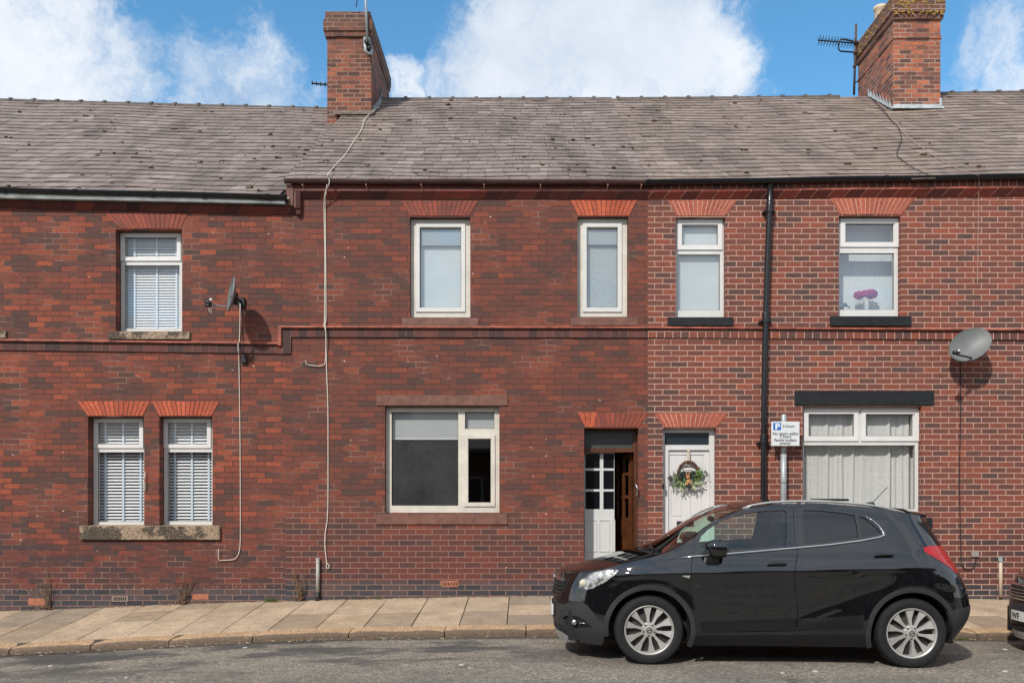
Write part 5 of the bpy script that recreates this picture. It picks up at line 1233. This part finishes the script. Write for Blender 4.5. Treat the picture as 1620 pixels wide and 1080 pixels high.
def skin(outer, holes=(), off=0., h=.035, inset=0., thick=0.):
    """triangulated panel lying on the flank surface; returns (verts local near side, faces, normals)"""
    loops = [dens(outer)] + [dens(h_) for h_ in holes]
    pts = []; edges = []
    for lp in loops:
        k = len(pts); pts += [Vector((a * QS, b_)) for a, b_ in lp]; edges += [(k + i, k + (i + 1) % len(lp)) for i in range(len(lp))]
    nb = len(pts); qa, qb = min(p.x for p in pts), max(p.x for p in pts); za, zb = min(p.y for p in pts), max(p.y for p in pts)
    o2 = [(a * QS, b_) for a, b_ in loops[0]]; h2 = [[(a * QS, b_) for a, b_ in l] for l in loops[1:]]
    y = za + h / 2; r_ = 0; bpts = np.array([[p.x, p.y] for p in pts])
    while y < zb:
        x = qa + (h / 2 if r_ % 2 else h)
        while x < qb:
            if inpoly((x, y), o2) and not any(inpoly((x, y), l) for l in h2) and np.min(np.hypot(bpts[:, 0] - x, bpts[:, 1] - y)) > h * .45: pts.append(Vector((x, y)))
            x += h
        y += h * .87; r_ += 1
    vo, eo, fo, ov, oe, of = delaunay_2d_cdt(pts, edges, [], 0, 1e-6)
    fs = []
    for f in fo:
        c_ = (sum(vo[i].x for i in f) / 3, sum(vo[i].y for i in f) / 3)
        if inpoly(c_, o2) and not any(inpoly(c_, l) for l in h2): fs.append(tuple(f))
    V, N = [], []
    for p in vo:
        q, z = p.x / QS, p.y; e = .004
        def P3(q_, z_): x_, v_ = S(max(-1, min(2, q_)), z_); return Vector((x_, -v_, z_))
        a = P3(q, z); du = P3(q + e, z) - P3(q - e, z); dv = P3(q, z + e) - P3(q, z - e); n = dv.cross(du)
        n = n.normalized() if n.length > 1e-9 else Vector((0, -1, 0))
        if n.dot(a - Vector((1.2, 0, .7))) < 0: n = -n
        V.append(a + n * off); N.append(n)
    F2 = []
    for f in fs:
        a, b_, c_ = (V[i] for i in f); nn = (b_ - a).cross(c_ - a)
        F2.append(f if nn.dot(N[f[0]]) > 0 else f[::-1])
    if thick:   # turned-in edges so the panel has depth
        k = len(V); bd = {}
        for f in F2:
            for i in range(3):
                e_ = (f[i], f[(i + 1) % 3]); 
                if (e_[1], e_[0]) in bd: del bd[(e_[1], e_[0])]
                else: bd[e_] = 1
        mp = {}
        for a, b_ in list(bd):
            for i in (a, b_):
                if i not in mp: mp[i] = len(V); V.append(V[i] - N[i] * thick); N.append(N[i])
            F2.append((a, mp[a], mp[b_], b_) if False else (b_, a, mp[a], mp[b_]))
    return V, F2, N
def inset_loop(poly, d):
    """shrink a (q,z) polygon by d metres"""
    p = [(a * QS, b_) for a, b_ in poly]; n = len(p); ar = sum(p[i][0] * p[(i + 1) % n][1] - p[(i + 1) % n][0] * p[i][1] for i in range(n)); s = 1 if ar > 0 else -1; out = []
    for i in range(n):
        a, b_, c_ = p[i - 1], p[i], p[(i + 1) % n]; e1 = Vector((b_[0] - a[0], b_[1] - a[1])); e2 = Vector((c_[0] - b_[0], c_[1] - b_[1]))
        if e1.length < 1e-6 or e2.length < 1e-6: out.append((b_[0] / QS, b_[1])); continue
        e1.normalize(); e2.normalize(); n1 = Vector((-e1.y, e1.x)) * s; n2 = Vector((-e2.y, e2.x)) * s; m_ = n1 + n2; l_ = max(.35, m_.dot(n1)); m_ = m_ / l_ if m_.length > .1 else n1
        out.append(((b_[0] + m_.x * d) / QS, b_[1] + m_.y * d))
    return out
def emit(name, mat, parent, data, side, root, smooth=True):
    V, Fs, N = data; me = bpy.data.meshes.new(name)
    vs = [Vector((v.x, v.y * side, v.z)) for v in V]; fs = Fs if side > 0 else [f[::-1] for f in Fs]
    me.from_pydata(vs, [], fs); me.materials.append(mat)
    o = bpy.data.objects.new(name, me); col.objects.link(o); o.parent = parent
    for p in me.polygons: p.use_smooth = smooth
    if N and smooth:
        me.normals_split_custom_set_from_vertices([(n.x, n.y * side, n.z) for n in N])
    return o
def local(mb, name, mat, parent, smooth=False, bevel=0, auto=None):
    me = bpy.data.meshes.new(name); me.from_pydata(mb.v, [], mb.f); bm = bmesh.new(); bm.from_mesh(me); bmesh.ops.recalc_face_normals(bm, faces=bm.faces)
    if bevel: bmesh.ops.bevel(bm, geom=[e for e in bm.edges if len(e.link_faces) == 2 and e.calc_face_angle(0) > .6], offset=bevel, segments=2, affect='EDGES', clamp_overlap=True)
    bm.to_mesh(me); bm.free(); me.materials.append(mat)
    o = bpy.data.objects.new(name, me); col.objects.link(o); o.parent = parent
    if smooth:
        for p in me.polygons: p.use_smooth = True
        if auto: me.set_sharp_from_angle(angle=R(auto))
    return o
def arc(cx_, cz, r_, a0, a1, n=26): return [XQ(cx_ + r_ * math.cos(R(a0 + (a1 - a0) * i / n)), cz + r_ * math.sin(R(a0 + (a1 - a0) * i / n))) for i in range(n + 1)]
def top_pt(xe, s):
    ze = fE(xe); _, v = S(invq(xe, ze), ze); k = max(0, 1 - abs(s) ** 2.4)
    sh = np.interp(xe, [-.9, -.8, -.7, -.3, .2, .9, 1.5, 2.1, 2.85], [.03, .09, .13, .12, .14, .12, .0, -.04, -.1]); cr = np.interp(xe, [-.9, -.7, 0, .15, .5, .9, 1.4, 2.2, 2.85], [.0, .008, .015, .01, .025, .045, .045, .04, .02])
    x = xe - sh * k; return Vector((x, s * v, ze + cr * (1 - s * s)))
def top_patch(x0, x1, s0, s1, nx, ns, off=0., f0=None, f1=None):
    V, N, Fs = [], [], []
    for i in range(nx + 1):
        for j in range(ns + 1):
            s = s0 + (s1 - s0) * j / ns; a = x0 if f0 is None else f0(s); b_ = x1 if f1 is None else f1(s); xe = a + (b_ - a) * i / nx; e = .006
            p = top_pt(xe, s); du = top_pt(xe + e, s) - top_pt(xe - e, s); dv = top_pt(xe, min(1, s + e)) - top_pt(xe, max(-1, s - e)); n = du.cross(dv).normalized()
            if n.z < 0: n = -n
            V.append(p + n * off); N.append(n)
    for i in range(nx):
        for j in range(ns):
            a = i * (ns + 1) + j; Fs.append((a, a + ns + 1, a + ns + 2, a + 1))
    return V, Fs, N
# --- outlines traced on the flank
G_front = [(1102.6, 873.5), (1105, 858), (1109, 847), (1120, 836.5), (1132, 829), (1146, 821), (1160, 816), (1171, 812.8), (1183, 810.3), (1212, 806.8), (1238, 805.8), (1243, 807.5), (1244.8, 812), (1245.5, 830), (1244.3, 864), (1200, 867.6), (1150, 871)]
G_rear = [(1269.3, 810), (1270.5, 807), (1274, 805.8), (1297, 806.6), (1328, 810), (1352.5, 813.8), (1356, 832), (1358, 851.5), (1310, 857.5), (1272.5, 861.5)]
G_quarter = [(1358.2, 815), (1368, 818), (1381, 828.5), (1391.5, 839), (1394.5, 843.5), (1391, 845.5), (1362.5, 851)]
Dfront = [(1095, 880), (1093.6, 905), (1093.8, 945), (1096, 975), (1104, 1000.5), (1180, 999), (1259, 997.5), (1260, 940), (1259.2, 890), (1257.6, 850), (1256.6, 800.5), (1215, 801.3), (1180, 805), (1152, 813), (1125, 826.5), (1106, 840), (1098.5, 850), (1096, 862)]
Drear = [(1256.6, 800.5), (1257.6, 850), (1259.2, 890), (1260, 940), (1259, 997.5), (1310, 996.8), (1362, 996), (1366, 982), (1374, 962), (1388, 943), (1404, 931), (1417.5, 925.5), (1421, 905), (1423.3, 888), (1423, 868), (1416, 848), (1405, 832), (1392, 818), (1379, 809.5), (1330, 802.5), (1290, 800.5)]
WFx, WRx, WZc = 0., 2.555, .345
def build_car(label, paint, chrome_grille=False, group='parked cars', full=True):
    rt = empty('parked_car', CARM.translation, label, 'car', group); rt.matrix_world = CARM
    P = lambda L: [pq(*p) for p in L]
    archF = arc(WFx, WZc, .452, 190, -14); archR = arc(WRx, WZc, .452, 194, -8)
    top = [XQ(x, fE(x)) for x in np.linspace(-.78, 2.72, 90)]
    zt = fE(2.72)
    # body side: nose centre, up and along the top line to the tail, down, and back along the bottom
    outer = [(-1., .62)] + [(-1., .80)] + [(q, .855 if q < -.9 else .86) for q in ()] + [(-.99, .86)] + top + [(1.6, 1.47), (2., 1.47), (2., .62)] + [(1.75, .60)] + P([(1513, 962), (1506, 966)]) \
        + list(reversed(archR)) + [XQ(WRx - .46, .2), XQ(WFx + .47, .2)] + list(reversed(archF)) + P([(955, 981), (947, 979), (938, 968), (929, 957), (922, 952), (908, 952), (897, 953), (889, 957)])
    outer[0:2] = [(-1., .60), (-1., .835)]
    lampF = P([(913.5, 927.5), (917, 916.5), (927, 908), (943, 901.3), (960, 898.4), (976, 898.6), (979, 902), (971, 910), (958, 920), (938, 930), (928, 932)])
    lampR = [(1460.5, 866.5), (1468, 863.5), (1480, 862.5), (1493, 864.5), (1503, 874), (1509, 885), (1513.5, 898), (1514, 908), (1504, 898.5), (1490, 888), (1472, 878), (1463, 872)]
    lampR = P(lampR)
    rgl = [(1.34, 1.425), (2., 1.43), (2., 1.12), (1.62, 1.09), (1.45, 1.22)]
    df, dr_ = P(Dfront), P(Drear)
    gf, gr2, gq = P(G_front), P(G_rear), P(G_quarter)
    allD = None
    body = skin(outer, [lampF, lampR, df, dr_, rgl], 0., .035, thick=.02)
    par = None
    for side in (1, -1):
        o = emit('body', paint, rt if par is None else par, body, side, rt) if par is None else emit('flank', paint, par, body, side, rt)
        if par is None: par = o
        for nm, outl, gl_, hx_ in (('front_door', df, [gf], (1228, 891.5)), ('rear_door', dr_, [gr2, gq], (1397, 877.5))):
            oi = inset_loop(outl, .006)
            d_ = emit(nm, paint, rt, skin(oi, gl_, 0., .035, thick=.02), side, rt)
            for k, gl2 in enumerate(gl_):
                gi = inset_loop(gl2, -.006)
                emit('window_glass', (M_glass_car if nm == 'front_door' else M_glass_tint), d_, skin(gi, (), -.008, .05), side, rt)
                emit('window_seal', M_trim, d_, skin(inset_loop(gl2, -.008), [inset_loop(gl2, .004)], .0015, .05), side, rt)
            q_, z_ = pq(*hx_); x_, v_ = S(q_, z_)
            hb = MB(); pts = [(x_ - .085, z_ - .004), (x_ - .06, z_ + .004), (x_, z_ + .008), (x_ + .07, z_ + .008), (x_ + .1, z_ + .004)]
            hb.tube([(a, -(S(invq(a, b_), b_)[1] + .026), b_) for a, b_ in pts], .015, 8, rr=[.006, .017, .018, .016, .008])
            hb.v = [Vector((v.x, v.y * side, v.z)) for v in hb.v]; local(hb, 'handle', paint, d_, True)
            cup = MB().ball((x_ - .01, -(v_ - .0), z_ - .002), .055, .004, .026, 14, 8); cup.v = [Vector((v.x, v.y * side, v.z)) for v in cup.v]; local(cup, 'handle_recess', M_under, d_, True)
        # wheel-arch flares, sills and lower door cladding in grey plastic
        for cx_, a0, a1 in ((WFx, 190, -22), (WRx, 200, -12)):
            ao = arc(cx_, WZc, .452, a0, a1); ai = arc(cx_, WZc, .405, a0, a1)
            emit('wheel_arch_trim', M_trim, rt, skin(ao + list(reversed(ai)), (), .006, .03, thick=.05), side, rt)
        emit('sill', M_sill, rt, skin([XQ(.43, .195), XQ(2.12, .205), XQ(2.12, .325), XQ(.46, .30)], (), .002, .04, thick=.05), side, rt)
        emit('door_trim', M_sill, rt, skin(P([(1107.5, 983), (1180, 980.5), (1257.5, 978), (1257.5, 996), (1180, 998), (1112, 999.5)]), (), .006, .04, thick=.008), side, rt)
        emit('door_trim', M_sill, rt, skin(P([(1262, 977.8), (1310, 976), (1367, 972.5), (1364, 993.5), (1310, 995), (1262, 996)]), (), .006, .04, thick=.008), side, rt)
        # chrome waist line
        wl_ = P([(1078, 881.2), (1096, 879.6), (1150, 875.6), (1200, 871.5), (1256, 866.5), (1310, 861.5), (1362, 854.8), (1391, 849.3), (1398.5, 846)])
        cm = MB(); cp = [(S(*w_)[0], -(S(*w_)[1] + .006), w_[1]) for w_ in wl_]; up_ = P([(1398.5, 846), (1397, 841), (1390, 831), (1381, 823), (1369, 816)]); cp += [(S(*w_)[0], -(S(*w_)[1] + .004), w_[1]) for w_ in up_[1:]]
        cm.tube(cp, .009, 6, rr=[.004] + [.010] * 8 + [.008, .0065, .005, .003]); cm.v = [Vector((v.x, v.y * side, v.z)) for v in cm.v]; local(cm, 'waist_trim', M_chrome, rt, True)
        # lamps
        hl_ = emit('headlight', M_lamp, rt, skin(lampF, (), -.022, .03), side, rt); emit('lens', M_lens, hl_, skin(lampF, (), -.002, .03), side, rt)
        q_, z_ = pq(922, 923); x_, v_ = S(q_, z_); pb = MB().ball((x_ + .012, -(v_ - .02), z_ + .005), .05, .035, .045, 14, 8); pb.v = [Vector((v.x, v.y * side, v.z)) for v in pb.v]; local(pb, 'projector', plain('projector_glass', (.5, .48, .38), .08, coat=1.) if 'projector_glass' not in MATS else MATS['projector_glass'], hl_, True)
        emit('tail_light', M_red, rt, skin(lampR, (), .004, .03, thick=.02), side, rt)
        # lower bumpers
        fb = [(-1., .22), (-1., .60)] + P([(889, 957), (897, 953), (908, 952), (922, 952), (929, 957), (938, 968), (947, 979), (955, 981)]) + arc(WFx, WZc, .452, 172, 192, 5) + [XQ(-.46, .17), XQ(-.7, .175), (-.6, .19)]
        fog = P([(889, 976.5), (896, 973), (912, 974), (924, 980), (938, 992), (905, 995), (897, 992)])
        fb_ = emit('front_bumper', M_trim, rt, skin(fb, [fog], .003, .035, thick=.03), side, rt)
        emit('fog_recess', M_under, fb_, skin(inset_loop(fog, -.01), (), -.03, .03), side, rt)
        q_, z_ = pq(909, 983.5); x_, v_ = S(q_, z_)
        fo_ = MB().ball((x_ + .0, -(v_ + .0), z_), .034, .03, .034, 14, 8); fo_.v = [Vector((v.x, v.y * side, v.z)) for v in fo_.v]; local(fo_, 'fog_light', M_chrome, fb_, True)
        ch_ = P([(917, 984.5), (926, 985.5)]); cm = MB().tube([(S(*w_)[0], -S(*w_)[1], w_[1]) for w_ in ch_], .007, 6); cm.v = [Vector((v.x, v.y * side, v.z)) for v in cm.v]; local(cm, 'fog_trim', M_chrome, fb_, True)
        skd = [(-1., .185), (-1., .25), (-.78, .25)] + P([(882, 990), (896, 1003)]) + [(-.6, .165)]
        emit('skid_plate', M_silver, fb_, skin([(-1., .17), (-1., .26), (-.74, .25), (-.56, .185), (-.6, .16)], (), .012, .035, thick=.02), side, rt)
        rb = P([(1506, 966), (1513, 962)]) + [(1.75, .60), (2., .62), (2., .28), (1.6, .27)] + [XQ(3.0, .25)] + arc(WRx, WZc, .452, -12, 8, 6)
        emit('rear_bumper', M_trim, rt, skin(rb, (), .004, .035, thick=.03), side, rt)
        emit('rear_window', M_rglass, rt, skin(rgl, (), -.004, .05), side, rt)
        # dark inner skin so that the shut lines read dark
        inner = [(-.9, .3)] + [(-.9, .82)] + [XQ(x, fE(x) - .02) for x in np.linspace(-.6, 2.6, 50)] + [(1.9, 1.0), (1.9, .35)] + [XQ(3., .35)] + list(reversed(arc(WRx, WZc, .44, 194, -0))) + [XQ(2.1, .24), XQ(.45, .24)] + list(reversed(arc(WFx, WZc, .44, 180, -14))) + [XQ(-.5, .3)]
        emit('inner_shell', M_under, rt, skin(inner, [inset_loop(gf, -.02), inset_loop(gr2, -.02), inset_loop(gq, -.01), [(1.5, 1.42), (1.88, 1.42), (1.88, 1.12), (1.6, 1.1)]], -.022, .06), side, rt)
        # mirror
        mc = Vector((.43, -.0, 0)); q_, z_ = pq(1127, 868); x_, v_ = S(q_, z_)
        mm = MB(); rings = []
        x_ -= .045; x0_ = x_ - .035
        for t_, hy, hz, cxo in ((0, .004, .004, 0), (.06, .055, .062, 0), (.2, .085, .085, .0), (.5, .1, .098, .01), (.85, .098, .094, .012), (1., .09, .086, .012)):
            rings.append([(x0_ + .185 * t_ - .02 * math.sin(a) * (t_ < .9), -(v_ + .135) + hy * math.copysign(abs(math.cos(a)) ** .75, math.cos(a)), z_ + .005 + .012 * t_ + hz * .92 * math.copysign(abs(math.sin(a)) ** .8, math.sin(a)) ) for a in [2 * math.pi * k / 20 for k in range(20)]])
        mm.rings(rings); mm.v = [Vector((v.x, v.y * side, v.z)) for v in mm.v]
        mo = local(mm, 'wing_mirror', paint, rt, True, auto=50)
        st = MB().hexa([(x0_ + .01, -(v_ - .01), z_ - .215), (x0_ + .15, -(v_ - .01), z_ - .225), (x0_ + .14, -(v_ + .1), z_ - .13), (x0_ + .01, -(v_ + .12), z_ - .12), (x0_ + .0, -(v_ - .01), z_ - .06), (x0_ + .12, -(v_ - .01), z_ - .06), (x0_ + .12, -(v_ + .15), z_ - .055), (x0_ + .0, -(v_ + .15), z_ - .055)])
        st.v = [Vector((v.x, v.y * side, v.z)) for v in st.v]; local(st, 'mirror_foot', M_trim, mo, True, .012, 50)
        # roof rail
        rl_ = MB(); rp = []
        for t_ in np.linspace(0, 1, 16):
            xe = .98 + 1.42 * t_; p = top_pt(xe, .93); rp.append((p.x, -p.y, p.z + .004 - .004 + .022 * math.sin(math.pi * t_) ** .35))
        rl_.tube(rp, .011, 8); rl_.v = [Vector((v.x, v.y * side, v.z)) for v in rl_.v]; local(rl_, 'roof_rail', M_silver, rt, True)
        # small wing badge
        bd = MB(); q_, z_ = pq(1085.5, 912); x_, v_ = S(q_, z_); bd.hexa([(x_ - .03, -v_ + .003, z_ + .004), (x_ + .03, -v_ + .003, z_ - .014), (x_ + .038, -v_ + .003, z_ + .014), (x_ - .045, -v_ + .003, z_ + .012), (x_ - .03, -v_ - .016, z_ + .004), (x_ + .03, -v_ - .016, z_ - .014), (x_ + .038, -v_ - .016, z_ + .014), (x_ - .045, -v_ - .016, z_ + .012)])
        bd.v = [Vector((v.x, v.y * side, v.z)) for v in bd.v]; local(bd, 'wing_badge', M_silver, rt, False, .002)
    # top surfaces
    scr = lambda s: .16 + .0 * s
    emit('bonnet', paint, rt, top_patch(-.80, .085, -1, 1, 24, 24, .001), 1, rt)
    emit('scuttle', M_under, rt, top_patch(.085, .17, -1, 1, 3, 24, -.012), 1, rt)
    emit('windscreen', M_glass_car, rt, top_patch(.15, .93, -.93, .93, 20, 24, -.002), 1, rt)
    for s_ in (1, -1): emit('windscreen_pillar', paint, rt, top_patch(.08, .95, min(.93 * s_, s_), max(.93 * s_, s_), 24, 3, .0), 1, rt)
    rf = emit('roof', paint, rt, top_patch(.93, 2.66, -1, 1, 36, 24, .0), 1, rt)
    # spoiler
    V, Fs, N = top_patch(2.6, 2.93, -.97, .97, 8, 24, .014); sp = emit('spoiler', paint, rt, (V, Fs, N), 1, rt)
    lo = MB(); k = len(V); lo.v = [v.copy() for v in V] + [v + Vector((-.03, 0, -.075)) for v in V]; n1 = 25
    lo.f = [(8 * n1 + j, 8 * n1 + j + 1, k + 8 * n1 + j + 1, k + 8 * n1 + j) for j in range(24)] + [(i * n1, (i + 1) * n1, k + (i + 1) * n1, k + i * n1) for i in range(8)] + [(i * n1 + 24, (i + 1) * n1 + 24, k + (i + 1) * n1 + 24, k + i * n1 + 24) for i in range(8)] + [tuple(k + x for x in f) for f in Fs]
    local(lo, 'spoiler_underside', paint, sp)
    # wipers
    wp = MB().tube([top_pt(.12, -.25) + Vector((0, 0, .01)), top_pt(.17, -.8) + Vector((0, 0, .02))], .009, 5); wp.tube([top_pt(.1, -.82) + Vector((0, 0, .01)), top_pt(.16, -.6) + Vector((0, 0, .03)), top_pt(.2, -.1) + Vector((0, 0, .02))], .008, 5)
    local(wp, 'wiper', M_black, rt)
    # grille: dark panel, bars, chrome upper bar and ring emblem; number plate
    def fx(z, v, off=.0):   # front surface x at lateral v
        lo_, hi_ = -1., 0.
        for _ in range(30):
            m_ = (lo_ + hi_) / 2
            if S(m_, z)[1] < abs(v): lo_ = m_
            else: hi_ = m_
        return S(lo_, z)[0] - off
    def bar(z, w, h, off, mb, n=16, dip=0.):
        r1 = []
        for i in range(n + 1):
            v = -w + 2 * w * i / n; zz = z - dip * (1 - (v / w) ** 2)
            r1.append([(fx(zz, v, off), v, zz - h), (fx(zz, v, off), v, zz + h), (fx(zz, v, -.02), v, zz + h), (fx(zz, v, -.02), v, zz - h)])
        mb.rings(r1)
    gb = MB(); bar(.70, .44, .085, .004, gb); gr_o = local(gb, 'grille', M_under, rt)
    gb = MB()
    for z in (.635, .67, .705, .74): bar(z, .42, .006, .02 + .006, gb)
    local(gb, 'grille_bar', M_chrome if chrome_grille else M_trim, gr_o)
    gb = MB(); bar(.79, .40, .018, .028, gb, dip=-.0); local(gb, 'grille_top_bar', M_chrome, gr_o, True, 0, 40)
    em = MB().lathe([(.045, -.006), (.055, -.012), (.062, -.004), (.055, .004), (.045, 0)], (fx(.79, 0, .035), 0, .79), 'X', 24); em.tube([(fx(.79, 0, .04), -.05, .795), (fx(.79, 0, .046), 0, .785), (fx(.79, 0, .04), .05, .8)], .009, 6)
    local(em, 'emblem', M_chrome, gr_o, True, 0, 40)
    gb = MB(); bar(.33, .5, .055, .004, gb); local(gb, 'lower_grille', M_under, rt)
    zc = .44 if chrome_grille else .465; xp = fx(zc, 0, .02)
    pm = MB(); bar(zc, .26, .056, .03, pm); pl_ = local(pm, 'number_plate', M_plate, rt)
    pm = MB(); bar(zc, .285, .072, .018, pm); local(pm, 'plate_holder', M_under, rt)
    if chrome_grille:
        cu = bpy.data.curves.new('lettering', 'FONT'); cu.body = 'WF'; cu.size = .105; cu.extrude = .001; cu.offset = .002; cu.resolution_u = 3
        to = bpy.data.objects.new('lettering', cu); col.objects.link(to); dg = bpy.context.evaluated_depsgraph_get(); me = bpy.data.meshes.new_from_object(to.evaluated_get(dg)); bpy.data.objects.remove(to)
        me.transform(Matrix(((0, 0, -1, xp - .0115), (-1, 0, 0, .235), (0, 1, 0, zc - .037), (0, 0, 0, 1))))
        for v_ in me.vertices: v_.co.x += fx(zc, v_.co.y, .03) - fx(zc, 0, .03); me.materials.append(M_ink)
        lo2 = bpy.data.objects.new('lettering', me); col.objects.link(lo2); lo2.parent = pl_
    # underbody and interior
    ub = MB().hexa([(-.8, -.6, .2), (3.05, -.6, .22), (3.05, .6, .22), (-.8, .6, .2), (-.8, -.6, .5), (3.1, -.6, .5), (3.1, .6, .5), (-.8, .6, .5)])
    ub.box(.5, 2.05, -.76, .76, .2, .3); local(ub, 'underbody', M_under, rt)
    ib = MB().box(-.2, .95 - .5, -.66, .66, .5, 1.0); ib.hexa([(.3, -.7, .9), (.75, -.7, .9), (.75, .7, .9), (.3, .7, .9), (.25, -.7, 1.09), (.66, -.68, 1.12), (.66, .68, 1.12), (.25, .7, 1.09)]); local(ib, 'dashboard', M_dash, rt, False, .03)
    for (sx, sy) in ((1.25, -.36), (1.25, .36)):
        se = MB(); se.hexa([(sx - .3, sy - .24, .5), (sx + .2, sy - .24, .5), (sx + .2, sy + .24, .5), (sx - .3, sy + .24, .5), (sx - .3, sy - .22, .68), (sx + .2, sy - .22, .62), (sx + .2, sy + .22, .62), (sx - .3, sy + .22, .68)])
        se.hexa([(sx + .12, sy - .23, .6), (sx + .28, sy - .23, .6), (sx + .28, sy + .23, .6), (sx + .12, sy + .23, .6), (sx + .32, sy - .2, 1.2), (sx + .42, sy - .2, 1.2), (sx + .42, sy + .2, 1.2), (sx + .32, sy + .2, 1.2)])
        se.hexa([(sx + .33, sy - .12, 1.24), (sx + .43, sy - .12, 1.24), (sx + .43, sy + .12, 1.24), (sx + .33, sy + .12, 1.24), (sx + .35, sy - .11, 1.41), (sx + .43, sy - .11, 1.41), (sx + .43, sy + .11, 1.41), (sx + .35, sy + .11, 1.41)])
        local(se, 'seat', M_seat, rt, True, .035, 60)
    se = MB().hexa([(2.1, -.6, .6), (2.3, -.6, .6), (2.3, .6, .6), (2.1, .6, .6), (2.25, -.58, 1.15), (2.35, -.58, 1.15), (2.35, .58, 1.15), (2.25, .58, 1.15)]); se.box(1.7, 2.2, -.6, .6, .5, .62)
    for sy in (-.38, .38): se.box(2.3, 2.38, sy - .12, sy + .12, 1.16, 1.32)
    local(se, 'rear_seat', M_seat, rt, True, .03, 60)
    local(MB().box(.5, 3., -.7, .7, .48, .5), 'cabin_floor', M_under, rt)
    sw = MB().lathe([(.17, -.012), (.185, 0), (.17, .012), (.158, 0)], (.86, .36, 1.0), 'X', 24, False); sw.rings([sw.v[72:96], sw.v[:24]], False); sw.box(.85, .87, .34, .38, .84, 1.16); sw.box(.85, .87, .19, .53, .98, 1.02)
    local(sw, 'steering_wheel', M_black, rt, True, 0, 40)
    local(MB().box(.72, .76, -.11, .11, 1.4, 1.46), 'rear_view_mirror', M_black, rt, False, .01)
    an = MB().tube([(2.45, .0, 1.6), (2.62, 0, 1.78)], .004, 5); an.ball((2.44, 0, 1.595), .05, .03, .025); local(an, 'roof_antenna', M_black, rt, True)
    local(MB().box(1.95, 2.35, .4, .55, 1.625, 1.65), 'roof_bar', M_black, rt, False, .008)
    # wheels
    for cx_ in (WFx, WRx):
        for side in (1, -1):
            yo = -.845 * side; w = MB(); sg = side
            def Y(d): return yo + sg * d      # d = inboard distance from the outer face
            prof = [(.235, Y(.03)), (.245, Y(.012)), (.26, Y(.004)), (.30, Y(.0)), (.325, Y(.008)), (.338, Y(.025)), (.345, Y(.05)), (.346, Y(.11)), (.345, Y(.17)), (.335, Y(.2)), (.3, Y(.215)), (.24, Y(.2))]
            tyre = MB(); rings = []; n = 72
            for r_, h in prof:
                rings.append([(cx_ + (r_ - (.004 if r_ > .33 and k % 2 else 0)) * math.cos(2 * math.pi * k / n), h, WZc + (r_ - (.004 if r_ > .33 and k % 2 else 0)) * math.sin(2 * math.pi * k / n)) for k in range(n)])
            tyre.rings(rings, False)
            wh = local(MB().lathe([(.05, Y(.06)), (.225, Y(.09)), (.232, Y(.19))], (cx_, 0, WZc), 'Y', 40), 'wheel', M_alloy_dk, rt, True, 0, 40)
            local(tyre, 'tyre', M_rubber, wh, True, 0, 35)
            rim = MB(); rim.lathe([(.222, Y(.19)), (.222, Y(.05)), (.230, Y(.018)), (.240, Y(.010)), (.246, Y(.012)), (.246, Y(.022)), (.236, Y(.05)), (.232, Y(.19))], (cx_, 0, WZc), 'Y', 56)
            rot0 = R(97)
            for k in range(10):
                a = rot0 + 2 * math.pi * k / 10; 
                def pt(r_, da, d): return (cx_ + r_ * math.cos(a + da), Y(d), WZc + r_ * math.sin(a + da))
                wr, wo = .22, .19 if k % 2 == 0 else .175
                o_ = R(4) * (1 if k % 2 else -1) * .4
                ri = [pt(.055, -wr * .9, .022), pt(.055, wr * .9, .022), pt(.055, wr * .9, .06), pt(.055, -wr * .9, .06)]
                rm = [pt(.14, -.11 + o_, .026), pt(.14, .095 + o_, .034), pt(.14, .09, .07), pt(.14, -.105, .07)]
                ro = [pt(.228, -wo + o_, .018), pt(.228, wo * .78 + o_, .03), pt(.228, wo * .8, .06), pt(.228, -wo, .06)]
                rim.rings([ri, rm, ro])
            rim.lathe([(.001, Y(.012)), (.03, Y(.012)), (.036, Y(.02)), (.062, Y(.024)), (.075, Y(.035)), (.078, Y(.07))], (cx_, 0, WZc), 'Y', 30)
            local(rim, 'rim', M_alloy, wh, True, 0, 28)
            for k in range(5):
                nt = MB()
                a = R(90 + 36) + 2 * math.pi * k / 5; c3 = Vector((cx_ + .054 * math.cos(a), 0, WZc + .054 * math.sin(a))); nt.lathe([(.001, Y(.022)), (.0105, Y(.022)), (.0115, Y(.03))], c3, 'Y', 10); local(nt, 'wheel_nut', M_black, wh)
            em = MB().lathe([(.02, Y(.011)), (.024, Y(.007)), (.028, Y(.011))], (cx_, 0, WZc), 'Y', 20); em.tube([(cx_ - .016, Y(.008), WZc - .004), (cx_, Y(.007), WZc + .006), (cx_ + .016, Y(.008), WZc + .002)], .004, 5)
            local(em, 'hub_emblem', M_black, wh, True)
            local(MB().lathe([(.001, Y(.12)), (.16, Y(.12)), (.16, Y(.13)), (.001, Y(.13))], (cx_, 0, WZc), 'Y', 30), 'brake_disc', M_alloy_dk, wh)
            # wheel well
            ww = MB().lathe([(.40, -.80 * sg), (.40, -.5 * sg)], (cx_, 0, WZc), 'Y', 30, False, R(-15), R(195)); 
            ww.f = [f for f in ww.f if not (set(i % 30 for i in f) >= {0, 29})]
            local(ww, 'wheel_well', M_under, rt)
    return rt
car1 = build_car('glossy black compact SUV with silver ten-spoke wheels parked in front of the white door', M_paint)
car2 = build_car('dark car with a chrome grille just entering the frame at the right edge', M_paint2, True)
car2.scale = (.93, .93, .93); car2.location = (6.27, -3.14, -.063); car2.rotation_euler = (0, R(.4), R(3.))
